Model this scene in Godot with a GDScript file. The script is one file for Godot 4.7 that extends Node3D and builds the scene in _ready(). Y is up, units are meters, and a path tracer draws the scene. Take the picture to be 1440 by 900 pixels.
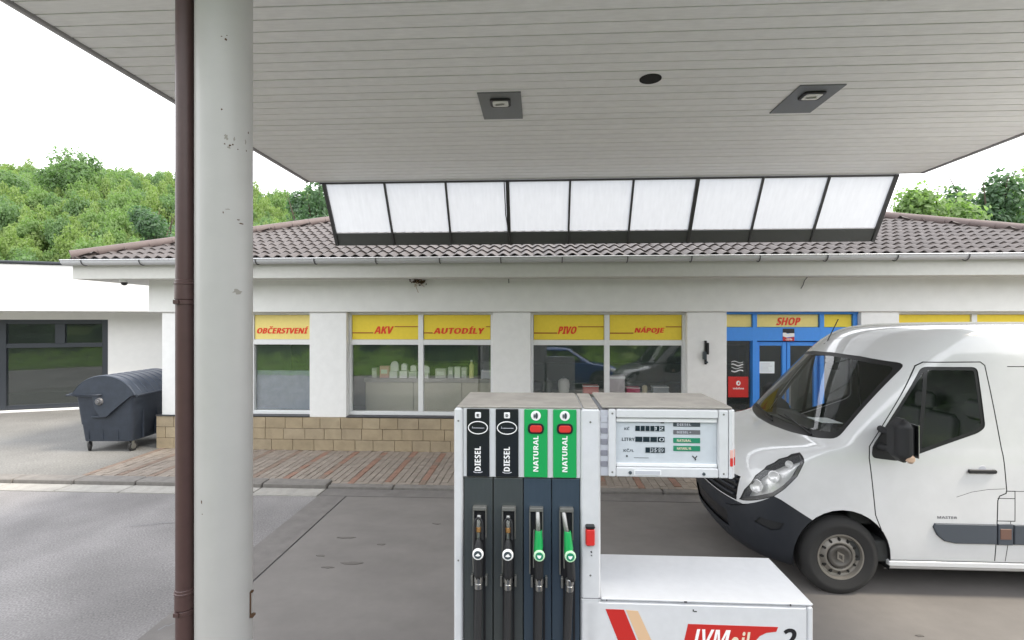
extends Node3D

# ---------------------------------------------------------------- geometry
class Geo:
	var v := PackedVector3Array()
	var n := PackedVector3Array()
	var uv := PackedVector2Array()

	func t(a: Vector3, b: Vector3, c: Vector3, na: Vector3, nb: Vector3, nc: Vector3) -> void:
		var g := (b - a).cross(c - a)
		if g.dot(na + nb + nc) < 0.0:
			v.append(a); v.append(b); v.append(c)
			n.append(na); n.append(nb); n.append(nc)
		else:
			v.append(a); v.append(c); v.append(b)
			n.append(na); n.append(nc); n.append(nb)

	func q(a: Vector3, b: Vector3, c: Vector3, d: Vector3, na: Vector3, nb: Vector3, nc: Vector3, nd: Vector3) -> void:
		t(a, b, c, na, nb, nc)
		t(a, c, d, na, nc, nd)

	func qf(a: Vector3, b: Vector3, c: Vector3, d: Vector3, out: Vector3) -> void:
		var g := (c - a).cross(d - b).normalized()
		if g.dot(out) < 0.0:
			g = -g
		q(a, b, c, d, g, g, g, g)

	func tf(a: Vector3, b: Vector3, c: Vector3, out: Vector3) -> void:
		var g := (b - a).cross(c - a).normalized()
		if g.dot(out) < 0.0:
			g = -g
		t(a, b, c, g, g, g)

	func box(c: Vector3, s: Vector3, b := 0.0, xf := Transform3D()) -> Geo:
		var h := s * 0.5
		b = minf(b, minf(h.x, minf(h.y, h.z)) * 0.9)
		var P := func(sg: Vector3, k: int) -> Vector3:
			var r := Vector3()
			for m in 3:
				r[m] = sg[m] * (h[m] - (0.0 if m == k else b))
			return xf * (c + r)
		var N := func(k: int, sgn: float) -> Vector3:
			var r := Vector3()
			r[k] = sgn
			return (xf.basis * r).normalized()
		for k in 3:
			var i := (k + 1) % 3
			var j := (k + 2) % 3
			for sg in [-1.0, 1.0]:
				var pts := []
				for w in [[-1, -1], [1, -1], [1, 1], [-1, 1]]:
					var s3 := Vector3()
					s3[k] = sg
					s3[i] = w[0]
					s3[j] = w[1]
					pts.append(P.call(s3, k))
				var nn: Vector3 = N.call(k, sg)
				q(pts[0], pts[1], pts[2], pts[3], nn, nn, nn, nn)
		if b > 0.0:
			for m in 3:
				var i := (m + 1) % 3
				var j := (m + 2) % 3
				for si in [-1.0, 1.0]:
					for sj in [-1.0, 1.0]:
						var s0 := Vector3()
						s0[m] = -1; s0[i] = si; s0[j] = sj
						var s1 := s0
						s1[m] = 1
						q(P.call(s0, i), P.call(s1, i), P.call(s1, j), P.call(s0, j), N.call(i, si), N.call(i, si), N.call(j, sj), N.call(j, sj))
			for sx in [-1.0, 1.0]:
				for sy in [-1.0, 1.0]:
					for sz in [-1.0, 1.0]:
						var s3 := Vector3(sx, sy, sz)
						t(P.call(s3, 0), P.call(s3, 1), P.call(s3, 2), N.call(0, sx), N.call(1, sy), N.call(2, sz))
		return self

	# box given by its low and high corner
	func bx(x0: float, x1: float, y0: float, y1: float, z0: float, z1: float, b := 0.0) -> Geo:
		return box(Vector3((x0 + x1) / 2, (y0 + y1) / 2, (z0 + z1) / 2), Vector3(absf(x1 - x0), absf(y1 - y0), absf(z1 - z0)), b)

	func cyl(a: Vector3, b: Vector3, ra: float, rb: float, seg := 24, caps := true, bev := 0.0) -> Geo:
		var d := b - a
		var L := d.length()
		var prof := []
		if bev > 0.0:
			prof = [Vector2(ra - bev, 0), Vector2(ra, bev), Vector2(rb, L - bev), Vector2(rb - bev, L)]
		else:
			prof = [Vector2(ra, 0), Vector2(rb, L)]
		if caps:
			prof.push_front(Vector2(0, 0))
			prof.append(Vector2(0, L))
		return lathe(prof, seg, Transform3D(basis_y(d.normalized()), a))

	static func basis_y(y: Vector3) -> Basis:
		var r := Vector3(1, 0, 0) if absf(y.x) < 0.9 else Vector3(0, 0, 1)
		var z := r.cross(y).normalized()
		var x := y.cross(z).normalized()
		return Basis(x, y, z)

	# profile of (radius, height) turned round the y axis
	func lathe(prof: Array, seg := 24, xf := Transform3D(), smooth_cos := 0.8) -> Geo:
		var m := prof.size()
		var sn := []
		for i in m - 1:
			var d: Vector2 = prof[i + 1] - prof[i]
			sn.append(Vector2(d.y, -d.x).normalized())
		for i in m - 1:
			var n0: Vector2 = sn[i]
			var n1: Vector2 = sn[i]
			if i > 0 and sn[i].dot(sn[i - 1]) > smooth_cos:
				n0 = (sn[i] + sn[i - 1]).normalized()
			if i < m - 2 and sn[i].dot(sn[i + 1]) > smooth_cos:
				n1 = (sn[i] + sn[i + 1]).normalized()
			var p0: Vector2 = prof[i]
			var p1: Vector2 = prof[i + 1]
			for k in seg:
				var a0 := TAU * k / seg
				var a1 := TAU * (k + 1) / seg
				var c0 := Vector3(cos(a0), 0, sin(a0))
				var c1 := Vector3(cos(a1), 0, sin(a1))
				var A := xf * (c0 * p0.x + Vector3(0, p0.y, 0))
				var B := xf * (c1 * p0.x + Vector3(0, p0.y, 0))
				var C := xf * (c1 * p1.x + Vector3(0, p1.y, 0))
				var D := xf * (c0 * p1.x + Vector3(0, p1.y, 0))
				var nA := xf.basis * (c0 * n0.x + Vector3(0, n0.y, 0))
				var nB := xf.basis * (c1 * n0.x + Vector3(0, n0.y, 0))
				var nC := xf.basis * (c1 * n1.x + Vector3(0, n1.y, 0))
				var nD := xf.basis * (c0 * n1.x + Vector3(0, n1.y, 0))
				if p0.x < 1e-6:
					t(A, C, D, nA, nC, nD)
				elif p1.x < 1e-6:
					t(A, B, C, nA, nB, nC)
				else:
					q(A, B, C, D, nA, nB, nC, nD)
		return self

	func tube(pts: Array, r: float, seg := 10, caps := true) -> Geo:
		var rings := []
		var norms := []
		var up := Vector3(0, 0, 1)
		for i in pts.size():
			var d: Vector3
			if i == 0:
				d = pts[1] - pts[0]
			elif i == pts.size() - 1:
				d = pts[i] - pts[i - 1]
			else:
				d = (pts[i + 1] - pts[i]).normalized() + (pts[i] - pts[i - 1]).normalized()
			d = d.normalized()
			if absf(d.dot(up)) > 0.95:
				up = Vector3(1, 0, 0) if absf(d.x) < 0.9 else Vector3(0, 1, 0)
			var x := up.cross(d).normalized()
			var y := d.cross(x).normalized()
			up = y
			var ring := []
			var nn := []
			for k in seg:
				var a := TAU * k / seg
				var o := x * cos(a) + y * sin(a)
				ring.append(pts[i] + o * r)
				nn.append(o)
			rings.append(ring)
			norms.append(nn)
		for i in pts.size() - 1:
			for k in seg:
				var l := (k + 1) % seg
				q(rings[i][k], rings[i][l], rings[i + 1][l], rings[i + 1][k], norms[i][k], norms[i][l], norms[i + 1][l], norms[i + 1][k])
		if caps:
			for e in [0, pts.size() - 1]:
				var out: Vector3 = (pts[0] - pts[1]) if e == 0 else (pts[e] - pts[e - 1])
				for k in seg:
					tf(pts[e], rings[e][k], rings[e][(k + 1) % seg], out)
		return self

	# polygon in local xy, from z0 to z1, placed by xf; bev cuts the edge of the z1 face
	func prism(poly: PackedVector2Array, z0: float, z1: float, xf := Transform3D(), bev := 0.0) -> Geo:
		var m := poly.size()
		var area := 0.0
		for i in m:
			area += poly[i].cross(poly[(i + 1) % m])
		var p := poly.duplicate()
		if area < 0:
			p.reverse()
		var inner := p.duplicate()
		if bev > 0.0:
			for i in m:
				var e0 := (p[i] - p[(i + m - 1) % m]).normalized()
				var e1 := (p[(i + 1) % m] - p[i]).normalized()
				var n0 := Vector2(-e0.y, e0.x)
				var n1 := Vector2(-e1.y, e1.x)
				var mid := (n0 + n1)
				inner[i] = p[i] + mid / maxf(0.3, 1.0 + n0.dot(n1)) * bev
		var zt := z1 - bev * signf(z1 - z0)
		var fz := (xf.basis * Vector3(0, 0, signf(z1 - z0))).normalized()
		var idx := Geometry2D.triangulate_polygon(inner)
		for i in range(0, idx.size(), 3):
			var A := inner[idx[i]]; var B := inner[idx[i + 1]]; var C := inner[idx[i + 2]]
			t(xf * Vector3(A.x, A.y, z1), xf * Vector3(B.x, B.y, z1), xf * Vector3(C.x, C.y, z1), fz, fz, fz)
		idx = Geometry2D.triangulate_polygon(p)
		for i in range(0, idx.size(), 3):
			var A := p[idx[i]]; var B := p[idx[i + 1]]; var C := p[idx[i + 2]]
			t(xf * Vector3(A.x, A.y, z0), xf * Vector3(B.x, B.y, z0), xf * Vector3(C.x, C.y, z0), -fz, -fz, -fz)
		for i in m:
			var j := (i + 1) % m
			var e := (p[j] - p[i]).normalized()
			var o := (xf.basis * Vector3(e.y, -e.x, 0)).normalized()
			q(xf * Vector3(p[i].x, p[i].y, z0), xf * Vector3(p[j].x, p[j].y, z0), xf * Vector3(p[j].x, p[j].y, zt), xf * Vector3(p[i].x, p[i].y, zt), o, o, o, o)
			if bev > 0.0:
				q(xf * Vector3(p[i].x, p[i].y, zt), xf * Vector3(p[j].x, p[j].y, zt), xf * Vector3(inner[j].x, inner[j].y, z1), xf * Vector3(inner[i].x, inner[i].y, z1), o, o, fz, fz)
		return self

	# rows of points with smooth normals; sgn turns them
	func surf(rows: Array, sgn := 1.0, wrap := false) -> Geo:
		var R := rows.size()
		var K: int = rows[0].size()
		var nr := []
		for i in R:
			var line := []
			for k in K:
				var du: Vector3 = rows[mini(i + 1, R - 1)][k] - rows[maxi(i - 1, 0)][k]
				var k1 := (k + 1) % K if wrap else mini(k + 1, K - 1)
				var k0 := (k + K - 1) % K if wrap else maxi(k - 1, 0)
				var dv: Vector3 = rows[i][k1] - rows[i][k0]
				if du.length() < 1e-7:
					du = rows[mini(i + 1, R - 1)][k1] - rows[maxi(i - 1, 0)][k1]
				if dv.length() < 1e-7:
					var o := i - 1 if i > R / 2 else i + 1
					dv = rows[o][k1] - rows[o][k0]
				line.append(du.cross(dv).normalized() * sgn)
			nr.append(line)
		for i in R - 1:
			for k in (K if wrap else K - 1):
				var l := (k + 1) % K
				q(rows[i][k], rows[i][l], rows[i + 1][l], rows[i + 1][k], nr[i][k], nr[i][l], nr[i + 1][l], nr[i + 1][k])
		return self

	# lettering fitted to a box w by h, centred on xf
	func text(s: String, w: float, h: float, depth: float, xf := Transform3D(), shear := 0.0, family := "Droid Sans", bold := true) -> Geo:
		var tm := TextMesh.new()
		var f := SystemFont.new()
		f.font_names = PackedStringArray([family])
		f.font_weight = 700 if bold else 400
		tm.font = f
		tm.text = s
		tm.font_size = 48
		tm.pixel_size = 0.01
		tm.curve_step = 1.5
		tm.depth = 0.1
		if tm.get_surface_count() == 0:
			return self
		var a := tm.surface_get_arrays(0)
		var vv: PackedVector3Array = a[Mesh.ARRAY_VERTEX]
		var nn: PackedVector3Array = a[Mesh.ARRAY_NORMAL]
		var ii: PackedInt32Array = a[Mesh.ARRAY_INDEX]
		var lo := Vector3(INF, INF, INF)
		var hi := -lo
		for p in vv:
			lo = lo.min(p)
			hi = hi.max(p)
		var c := (lo + hi) / 2
		var k := Vector3(w / (hi.x - lo.x), h / (hi.y - lo.y), depth / 0.1)
		for i in range(0, ii.size(), 3):
			var P := []
			var Q := []
			for j in 3:
				var p := (vv[ii[i + j]] - c) * k
				p.x += p.y * shear
				P.append(xf * p)
				Q.append((xf.basis * (nn[ii[i + j]] / k)).normalized())
			t(P[0], P[1], P[2], Q[0], Q[1], Q[2])
		return self

	func add(o: Geo, xf := Transform3D()) -> Geo:
		for i in o.v.size():
			v.append(xf * o.v[i])
			n.append((xf.basis * o.n[i]).normalized())
		return self

	# splits off what lies inside all planes (a plane's normal points inside); returns the inside, keeps the outside
	func carve(planes: Array, lo := Vector3(-1e9, -1e9, -1e9), hi := Vector3(1e9, 1e9, 1e9)) -> Geo:
		var inside := Geo.new()
		var ov := PackedVector3Array()
		var on := PackedVector3Array()
		for i in range(0, v.size(), 3):
			var a := v[i]; var b := v[i + 1]; var c := v[i + 2]
			var mn := a.min(b).min(c)
			var mx := a.max(b).max(c)
			var skip := mx.x < lo.x or mx.y < lo.y or mx.z < lo.z or mn.x > hi.x or mn.y > hi.y or mn.z > hi.z
			if not skip:
				for p: Plane in planes:
					if p.distance_to(a) <= 0 and p.distance_to(b) <= 0 and p.distance_to(c) <= 0:
						skip = true
						break
			if skip:
				ov.append(a); ov.append(b); ov.append(c)
				on.append(n[i]); on.append(n[i + 1]); on.append(n[i + 2])
				continue
			var poly := [[a, n[i]], [b, n[i + 1]], [c, n[i + 2]]]
			for p: Plane in planes:
				var ins := []
				var outs := []
				var m := poly.size()
				for k in m:
					var A: Array = poly[k]
					var B: Array = poly[(k + 1) % m]
					var da := p.distance_to(A[0])
					var db := p.distance_to(B[0])
					if da >= 0:
						ins.append(A)
					else:
						outs.append(A)
					if (da > 0 and db < 0) or (da < 0 and db > 0):
						var f := da / (da - db)
						var M := [A[0].lerp(B[0], f), A[1].lerp(B[1], f).normalized()]
						ins.append(M)
						outs.append(M)
				for k in range(1, outs.size() - 1):
					for w in [0, k, k + 1]:
						ov.append(outs[w][0])
						on.append(outs[w][1])
				poly = ins
				if poly.size() < 3:
					break
			for k in range(1, poly.size() - 1):
				for w in [0, k, k + 1]:
					inside.v.append(poly[w][0])
					inside.n.append(poly[w][1])
		v = ov
		n = on
		return inside

	func push(d: float) -> Geo:   # along its normals
		for i in v.size():
			v[i] += n[i] * d
		return self

	func flip() -> void:
		for i in n.size():
			n[i] = -n[i]
		for i in range(0, v.size(), 3):
			var a := v[i]; v[i] = v[i + 1]; v[i + 1] = a
			var b := n[i]; n[i] = n[i + 1]; n[i + 1] = b

	func copy() -> Geo:
		var g := Geo.new()
		g.v = v.duplicate()
		g.n = n.duplicate()
		return g

	func mesh(off := Vector3()) -> ArrayMesh:
		var a := []
		a.resize(Mesh.ARRAY_MAX)
		if off != Vector3():
			var w := v.duplicate()
			for i in w.size():
				w[i] -= off
			a[Mesh.ARRAY_VERTEX] = w
		else:
			a[Mesh.ARRAY_VERTEX] = v
		a[Mesh.ARRAY_NORMAL] = n
		if uv.size() == v.size():
			a[Mesh.ARRAY_TEX_UV] = uv
		var m := ArrayMesh.new()
		m.add_surface_from_arrays(Mesh.PRIMITIVE_TRIANGLES, a)
		return m

# planes of a convex polygon (x, y) seen along z; both sides of the thing unless a side is asked for
func poly_planes(pts: Array, extra := []) -> Array:
	var c := Vector2()
	for p in pts:
		c += p
	c /= pts.size()
	var r := []
	for i in pts.size():
		var a: Vector2 = pts[i]
		var b: Vector2 = pts[(i + 1) % pts.size()]
		var e := b - a
		if e.length() < 1e-6:
			continue
		var nn := Vector2(-e.y, e.x).normalized()
		if nn.dot(c - a) < 0:
			nn = -nn
		r.append(Plane(Vector3(nn.x, nn.y, 0), nn.dot(a)))
	r.append_array(extra)
	return r

func zy_planes(pts: Array, extra := []) -> Array:   # the same for (z, y), seen along x
	var r := []
	for p: Plane in poly_planes(pts):
		r.append(Plane(Vector3(0, p.normal.y, p.normal.x), p.d))
	r.append_array(extra)
	return r

func rounded(pts: Array, r: float, seg := 4) -> Array:
	var o := []
	var m := pts.size()
	for i in m:
		var p: Vector2 = pts[i]
		var a: Vector2 = (pts[(i + m - 1) % m] - p)
		var b: Vector2 = (pts[(i + 1) % m] - p)
		var d := minf(r, minf(a.length(), b.length()) * 0.45)
		var A := p + a.normalized() * d
		var B := p + b.normalized() * d
		for k in seg + 1:
			var f := float(k) / seg
			o.append(A.lerp(p, f).lerp(p.lerp(B, f), f))
	return o

func inset(pts: Array, d: float) -> Array:
	var g := Geometry2D.offset_polygon(PackedVector2Array(pts), -d)
	return Array(g[0]) if g.size() else pts

func bounds(pts: Array) -> Array:
	var lo := Vector2(1e9, 1e9)
	var hi := -lo
	for p in pts:
		lo = lo.min(p)
		hi = hi.max(p)
	return [Vector3(lo.x, lo.y, -1e9), Vector3(hi.x, hi.y, 1e9)]

func pv(a: Array) -> PackedVector2Array:
	var r := PackedVector2Array()
	for i in range(0, a.size(), 2):
		r.append(Vector2(a[i], a[i + 1]))
	return r

func rect(x0: float, x1: float, y0: float, y1: float) -> Array:
	return [Vector2(x0, y0), Vector2(x1, y0), Vector2(x1, y1), Vector2(x0, y1)]

func ellipse(cx: float, cy: float, rx: float, ry: float, seg := 20) -> PackedVector2Array:
	var r := PackedVector2Array()
	for i in seg:
		r.append(Vector2(cx + rx * cos(TAU * i / seg), cy + ry * sin(TAU * i / seg)))
	return r

# ---------------------------------------------------------------- things and parts
var O := Vector3()          # where the thing being built stands
var names := {}
var M := {}
var rng := RandomNumberGenerator.new()

func numbered(s: String) -> String:
	var k: int = names.get(s, 0)
	names[s] = k + 1
	return s if k == 0 else "%s_%03d" % [s, k]

func tag(o: Node, label: String, category: String, group := "", kind := "") -> void:
	o.set_meta("label", label)
	if category:
		o.set_meta("category", category)
	if group:
		o.set_meta("group", group)
	if kind:
		o.set_meta("kind", kind)

func thing(called: String, label: String, category: String, at := Vector3(), group := "") -> Node3D:
	var o := Node3D.new()
	o.name = numbered(called)
	add_child(o)
	o.position = at
	O = at
	tag(o, label, category, group)
	return o

func part(parent: Node, called: String, g: Geo, m: Material, label := "") -> MeshInstance3D:
	var o := MeshInstance3D.new()
	o.name = called
	o.mesh = g.mesh(O)
	o.material_override = m
	parent.add_child(o, true)
	if label:
		o.set_meta("label", label)
	return o

func piece(parent: Node, called: String, mesh: Mesh, m: Material, xf: Transform3D) -> MeshInstance3D:
	var o := MeshInstance3D.new()
	o.name = called
	o.mesh = mesh
	o.material_override = m
	o.transform = xf
	parent.add_child(o, true)
	return o

func single(called: String, g: Geo, m: Material, label: String, category: String, at := Vector3(), group := "", kind := "") -> MeshInstance3D:
	var o := MeshInstance3D.new()
	o.name = numbered(called)
	o.mesh = g.mesh(at)
	o.material_override = m
	o.position = at
	add_child(o)
	tag(o, label, category, group, kind)
	return o

func struct(called: String, g: Geo, m: Material, label: String) -> MeshInstance3D:
	return single(called, g, m, label, "", Vector3(), "", "structure")

# ---------------------------------------------------------------- materials
var tex := {}

func noise(key: String, seed_: int, freq: float, lo: float, hi: float, oct := 4, size := 512, kind := FastNoiseLite.TYPE_SIMPLEX_SMOOTH) -> NoiseTexture2D:
	if tex.has(key):
		return tex[key]
	var f := FastNoiseLite.new()
	f.seed = seed_
	f.noise_type = kind
	f.frequency = freq
	f.fractal_octaves = oct
	f.fractal_gain = 0.55
	var t := NoiseTexture2D.new()
	t.width = size
	t.height = size
	t.seamless = true
	t.seamless_blend_skirt = 0.15
	t.noise = f
	var g := Gradient.new()
	g.set_color(0, Color(lo, lo, lo))
	g.set_color(1, Color(hi, hi, hi))
	t.color_ramp = g
	tex[key] = t
	return t

func lin(r: float, g: float, b: float, a := 1.0) -> Color:
	var c := Color(r, g, b).linear_to_srgb()
	c.a = a
	return c

# o: metal, tex [t, repeats per metre], detail [t, repeats per metre], bump [t, cm], coat, spec, back
func mat(c: Color, rough: float, o := {}) -> StandardMaterial3D:
	var m := StandardMaterial3D.new()
	m.albedo_color = c
	m.roughness = rough
	m.metallic = o.get("metal", 0.0)
	m.metallic_specular = o.get("spec", 0.5)
	if o.has("tex"):
		m.albedo_texture = o.tex[0]
		m.uv1_triplanar = true
		m.uv1_world_triplanar = o.get("world", true)
		var s = o.tex[1]
		m.uv1_scale = s if s is Vector3 else Vector3(s, s, s)
	if o.has("detail"):
		m.detail_enabled = true
		m.detail_albedo = o.detail[0]
		m.detail_blend_mode = BaseMaterial3D.BLEND_MODE_MUL
		m.detail_uv_layer = BaseMaterial3D.DETAIL_UV_2
		m.uv2_triplanar = true
		m.uv2_world_triplanar = o.get("world", true)
		var s = o.detail[1]
		m.uv2_scale = s if s is Vector3 else Vector3(s, s, s)
	if o.has("bump"):
		m.heightmap_enabled = true
		m.heightmap_texture = o.bump[0]
		m.heightmap_scale = o.bump[1]
		m.heightmap_deep_parallax = false
	if o.has("coat"):
		m.clearcoat_enabled = true
		m.clearcoat = o.coat
		m.clearcoat_roughness = 0.04
	if o.has("back"):
		m.backlight_enabled = true
		m.backlight = o.back
	return m

func glass(c: Color, alpha := 0.0) -> StandardMaterial3D:
	var m := StandardMaterial3D.new()
	m.albedo_color = Color(c.r, c.g, c.b, alpha)
	m.transparency = BaseMaterial3D.TRANSPARENCY_ALPHA
	m.roughness = 0.0
	m.metallic_specular = 0.5
	return m

func make_materials() -> void:
	var fine := noise("fine", 3, 0.12, 0.72, 1.0, 4)
	var soft := noise("soft", 5, 0.012, 0.9, 1.0, 5)
	var blot := noise("blot", 9, 0.008, 0.86, 1.0, 6)
	var stain := noise("stain", 31, 0.006, 0.82, 1.05, 6)
	var grit := noise("grit", 12, 0.25, 0.66, 1.0, 3)
	var wear := noise("wear", 17, 0.02, 0.97, 1.0, 5)
	var streak := noise("streak", 21, 0.03, 0.955, 1.0, 4)
	M.white_wall = mat(lin(0.86, 0.86, 0.855), 0.75, {tex = [wear, 0.5]})
	M.band_wall = mat(lin(0.8, 0.8, 0.785), 0.7, {tex = [wear, 0.3]})
	M.frame_white = mat(lin(0.82, 0.83, 0.84), 0.35, {tex = [wear, 1.5]})
	M.stone_back = mat(lin(0.52, 0.415, 0.285), 0.9, {tex = [fine, 2.0]})
	M.stones = []
	for c in [[0.64, 0.515, 0.345], [0.61, 0.49, 0.325], [0.66, 0.54, 0.37], [0.62, 0.505, 0.35]]:
		M.stones.append(mat(lin(c[0], c[1], c[2]), 0.85, {tex = [blot, 0.7], bump = [blot, 0.4], detail = [grit, 0.9]}))
	M.dark_cap = mat(lin(0.05, 0.05, 0.055), 0.5)
	M.asphalt = mat(lin(0.35, 0.335, 0.332), 0.92, {tex = [grit, 0.36], bump = [grit, 0.8], detail = [stain, 0.17]})
	M.slab = mat(lin(0.2, 0.186, 0.175), 0.8, {tex = [wear, 0.7], bump = [fine, 0.1], detail = [soft, Vector3(0.16, 0.16, 0.3)]})
	M.strip = mat(lin(0.255, 0.238, 0.226), 0.85, {tex = [blot, 0.9], bump = [blot, 0.3], detail = [fine, 3.0]})
	M.yard = mat(lin(0.285, 0.28, 0.266), 0.85, {tex = [fine, 0.4], detail = [blot, 0.15], bump = [fine, 0.2]})
	M.kerb = mat(lin(0.3, 0.28, 0.26), 0.85, {tex = [blot, 1.3], bump = [fine, 0.4], detail = [fine, 3.0]})
	M.gutter_stone = mat(lin(0.52, 0.5, 0.46), 0.8, {tex = [blot, 1.0], bump = [fine, 0.3], detail = [fine, 2.5]})
	M.paver_bed = mat(lin(0.42, 0.365, 0.31), 0.95, {tex = [grit, 3.0]})
	M.pavers = []
	for c in [[0.46, 0.395, 0.335], [0.435, 0.372, 0.315], [0.475, 0.41, 0.348], [0.45, 0.265, 0.195], [0.385, 0.285, 0.225]]:
		M.pavers.append(mat(lin(c[0], c[1], c[2]), 0.85, {tex = [blot, 1.1], bump = [fine, 0.3], detail = [grit, 5.0]}))
	M.soffits = []
	for k in [1.0, 0.985, 1.01]:
		M.soffits.append(mat(lin(0.86 * k, 0.86 * k, 0.85 * k), 0.55, {tex = [wear, 0.5], detail = [streak, Vector3(0.3, 1.0, 2.0)]}))
	M.canopy_edge = mat(lin(0.3, 0.29, 0.3), 0.5, {tex = [wear, 1.0]})
	M.canopy_face = mat(lin(0.7, 0.7, 0.7), 0.4, {tex = [wear, 0.6]})
	M.dark_void = mat(lin(0.012, 0.011, 0.01), 0.9)
	M.gap = mat(lin(0.16, 0.158, 0.15), 0.9)
	M.milk = mat(lin(0.8, 0.81, 0.83), 0.25, {tex = [wear, 0.5], detail = [streak, Vector3(0.9, 0.2, 0.2)], back = Color(0.915, 0.92, 0.93)})
	M.bar_dark = mat(lin(0.075, 0.075, 0.078), 0.5, {tex = [fine, 3.0]})
	M.bar_grey = mat(lin(0.085, 0.09, 0.09), 0.5, {tex = [streak, 1.0]})
	M.zinc = mat(lin(0.62, 0.63, 0.66), 0.42, {metal = 0.1, tex = [streak, 1.2]})
	M.zinc_dark = mat(lin(0.1, 0.1, 0.11), 0.5, {metal = 0.4})
	M.tiles = []
	for c in [[0.125, 0.105, 0.1], [0.115, 0.097, 0.093], [0.138, 0.117, 0.112]]:
		M.tiles.append(mat(lin(c[0], c[1], c[2]), 0.6, {tex = [blot, 1.2], bump = [fine, 0.3], detail = [fine, 3.0]}))
	M.ridge = mat(lin(0.2, 0.15, 0.142), 0.65, {tex = [blot, 1.2], detail = [fine, 3.0]})
	M.eave = mat(lin(0.62, 0.615, 0.585), 0.6, {tex = [wear, 0.7]})
	M.glass = glass(Color(0.7, 0.8, 0.78), 0.02)
	M.glass_dark = glass(Color(0.05, 0.07, 0.07), 0.25)
	M.glass_blue = mat(lin(0.2, 0.235, 0.29), 0.25, {tex = [soft, 0.8]})
	M.yellow = mat(lin(0.9, 0.69, 0.06), 0.35, {tex = [wear, 1.0]})
	M.yellow_pale = mat(lin(0.9, 0.74, 0.26), 0.35, {tex = [wear, 1.0]})
	M.red_print = mat(lin(0.8, 0.05, 0.015), 0.45)
	M.red_dark = mat(lin(0.42, 0.13, 0.02), 0.45)
	M.blue = mat(lin(0.065, 0.3, 0.85), 0.4, {tex = [wear, 1.2]})
	M.blue_deep = mat(lin(0.012, 0.08, 0.24), 0.4, {tex = [wear, 1.2]})
	M.red = mat(lin(0.62, 0.035, 0.03), 0.35, {tex = [wear, 2.0]})
	M.paper = mat(lin(0.78, 0.84, 0.85), 0.8)
	M.white = mat(lin(0.85, 0.85, 0.85), 0.5)
	M.black = mat(lin(0.014, 0.014, 0.016), 0.4)
	M.black_soft = mat(lin(0.02, 0.021, 0.024), 0.6, {tex = [fine, 4.0]})
	M.rubber = mat(lin(0.028, 0.028, 0.03), 0.75, {tex = [fine, 5.0]})
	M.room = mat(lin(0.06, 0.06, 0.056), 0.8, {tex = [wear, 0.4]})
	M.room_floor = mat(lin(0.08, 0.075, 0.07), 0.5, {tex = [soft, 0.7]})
	M.counter = mat(lin(0.5, 0.48, 0.38), 0.6, {tex = [wear, 0.8]})
	M.counter_top = mat(lin(0.35, 0.34, 0.3), 0.5, {tex = [wear, 0.8]})
	# pump
	M.pump_white = mat(lin(0.64, 0.65, 0.67), 0.3, {tex = [wear, 1.4], coat = 0.4})
	M.pump_lid = mat(lin(0.57, 0.53, 0.475), 0.7, {tex = [blot, 1.5], detail = [fine, 5.0]})
	M.pump_black = mat(lin(0.012, 0.013, 0.015), 0.3)
	M.pump_green = mat(lin(0.012, 0.33, 0.085), 0.35)
	M.bay_grey = mat(lin(0.105, 0.118, 0.118), 0.38, {metal = 0.55, tex = [streak, Vector3(3.0, 0.4, 3.0)], world = false})
	M.bay_blue = mat(lin(0.075, 0.105, 0.14), 0.38, {metal = 0.5, tex = [streak, Vector3(3.0, 0.4, 3.0)], world = false})
	M.steel = mat(lin(0.45, 0.45, 0.44), 0.35, {metal = 0.9, tex = [fine, 6.0]})
	M.steel_dull = mat(lin(0.3, 0.3, 0.28), 0.5, {metal = 0.6, tex = [fine, 6.0]})
	M.brass = mat(lin(0.5, 0.27, 0.1), 0.5, {metal = 0.6, tex = [fine, 8.0]})
	M.lcd = mat(lin(0.56, 0.6, 0.64), 0.3, {tex = [wear, 2.0]})
	M.digit = mat(lin(0.012, 0.022, 0.028), 0.25)
	M.bar_green = mat(lin(0.02, 0.22, 0.12), 0.4)
	M.bar_slate = mat(lin(0.05, 0.065, 0.075), 0.4)
	M.bar_mid = mat(lin(0.13, 0.13, 0.14), 0.4)
	M.logo_red = mat(lin(0.5, 0.025, 0.02), 0.4)
	M.logo_tan = mat(lin(0.66, 0.45, 0.28), 0.4)
	M.logo_cream = mat(lin(0.72, 0.62, 0.48), 0.4)
	M.pink = mat(lin(0.72, 0.42, 0.37), 0.4)
	M.stripe_a = mat(lin(0.25, 0.25, 0.29), 0.4)
	M.stripe_b = mat(lin(0.5, 0.51, 0.56), 0.4)
	# column
	M.column = mat(lin(0.44, 0.436, 0.422), 0.38, {tex = [wear, 0.5]})
	M.rust = mat(lin(0.13, 0.07, 0.035), 0.9, {tex = [grit, 8.0]})
	M.scuff = mat(lin(0.42, 0.4, 0.36), 0.8, {tex = [grit, 6.0]})
	M.pipe = mat(lin(0.085, 0.045, 0.042), 0.42, {tex = [wear, 1.0], detail = [soft, 1.5]})
	# van
	M.van = mat(lin(0.65, 0.66, 0.675), 0.22, {coat = 1.0, tex = [wear, 0.35]})
	M.van_dark = mat(lin(0.02, 0.024, 0.033), 0.55, {tex = [fine, 3.0]})
	M.van_trim = mat(lin(0.085, 0.1, 0.125), 0.5, {tex = [fine, 3.0]})
	M.van_glass = glass(Color(0.14, 0.2, 0.15), 0.10)
	M.cabin = mat(lin(0.045, 0.048, 0.048), 0.7, {tex = [fine, 3.0]})
	M.cabin_grey = mat(lin(0.16, 0.165, 0.17), 0.7, {tex = [fine, 3.0]})
	M.lens = glass(Color(0.9, 0.92, 0.95), 0.06)
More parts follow.
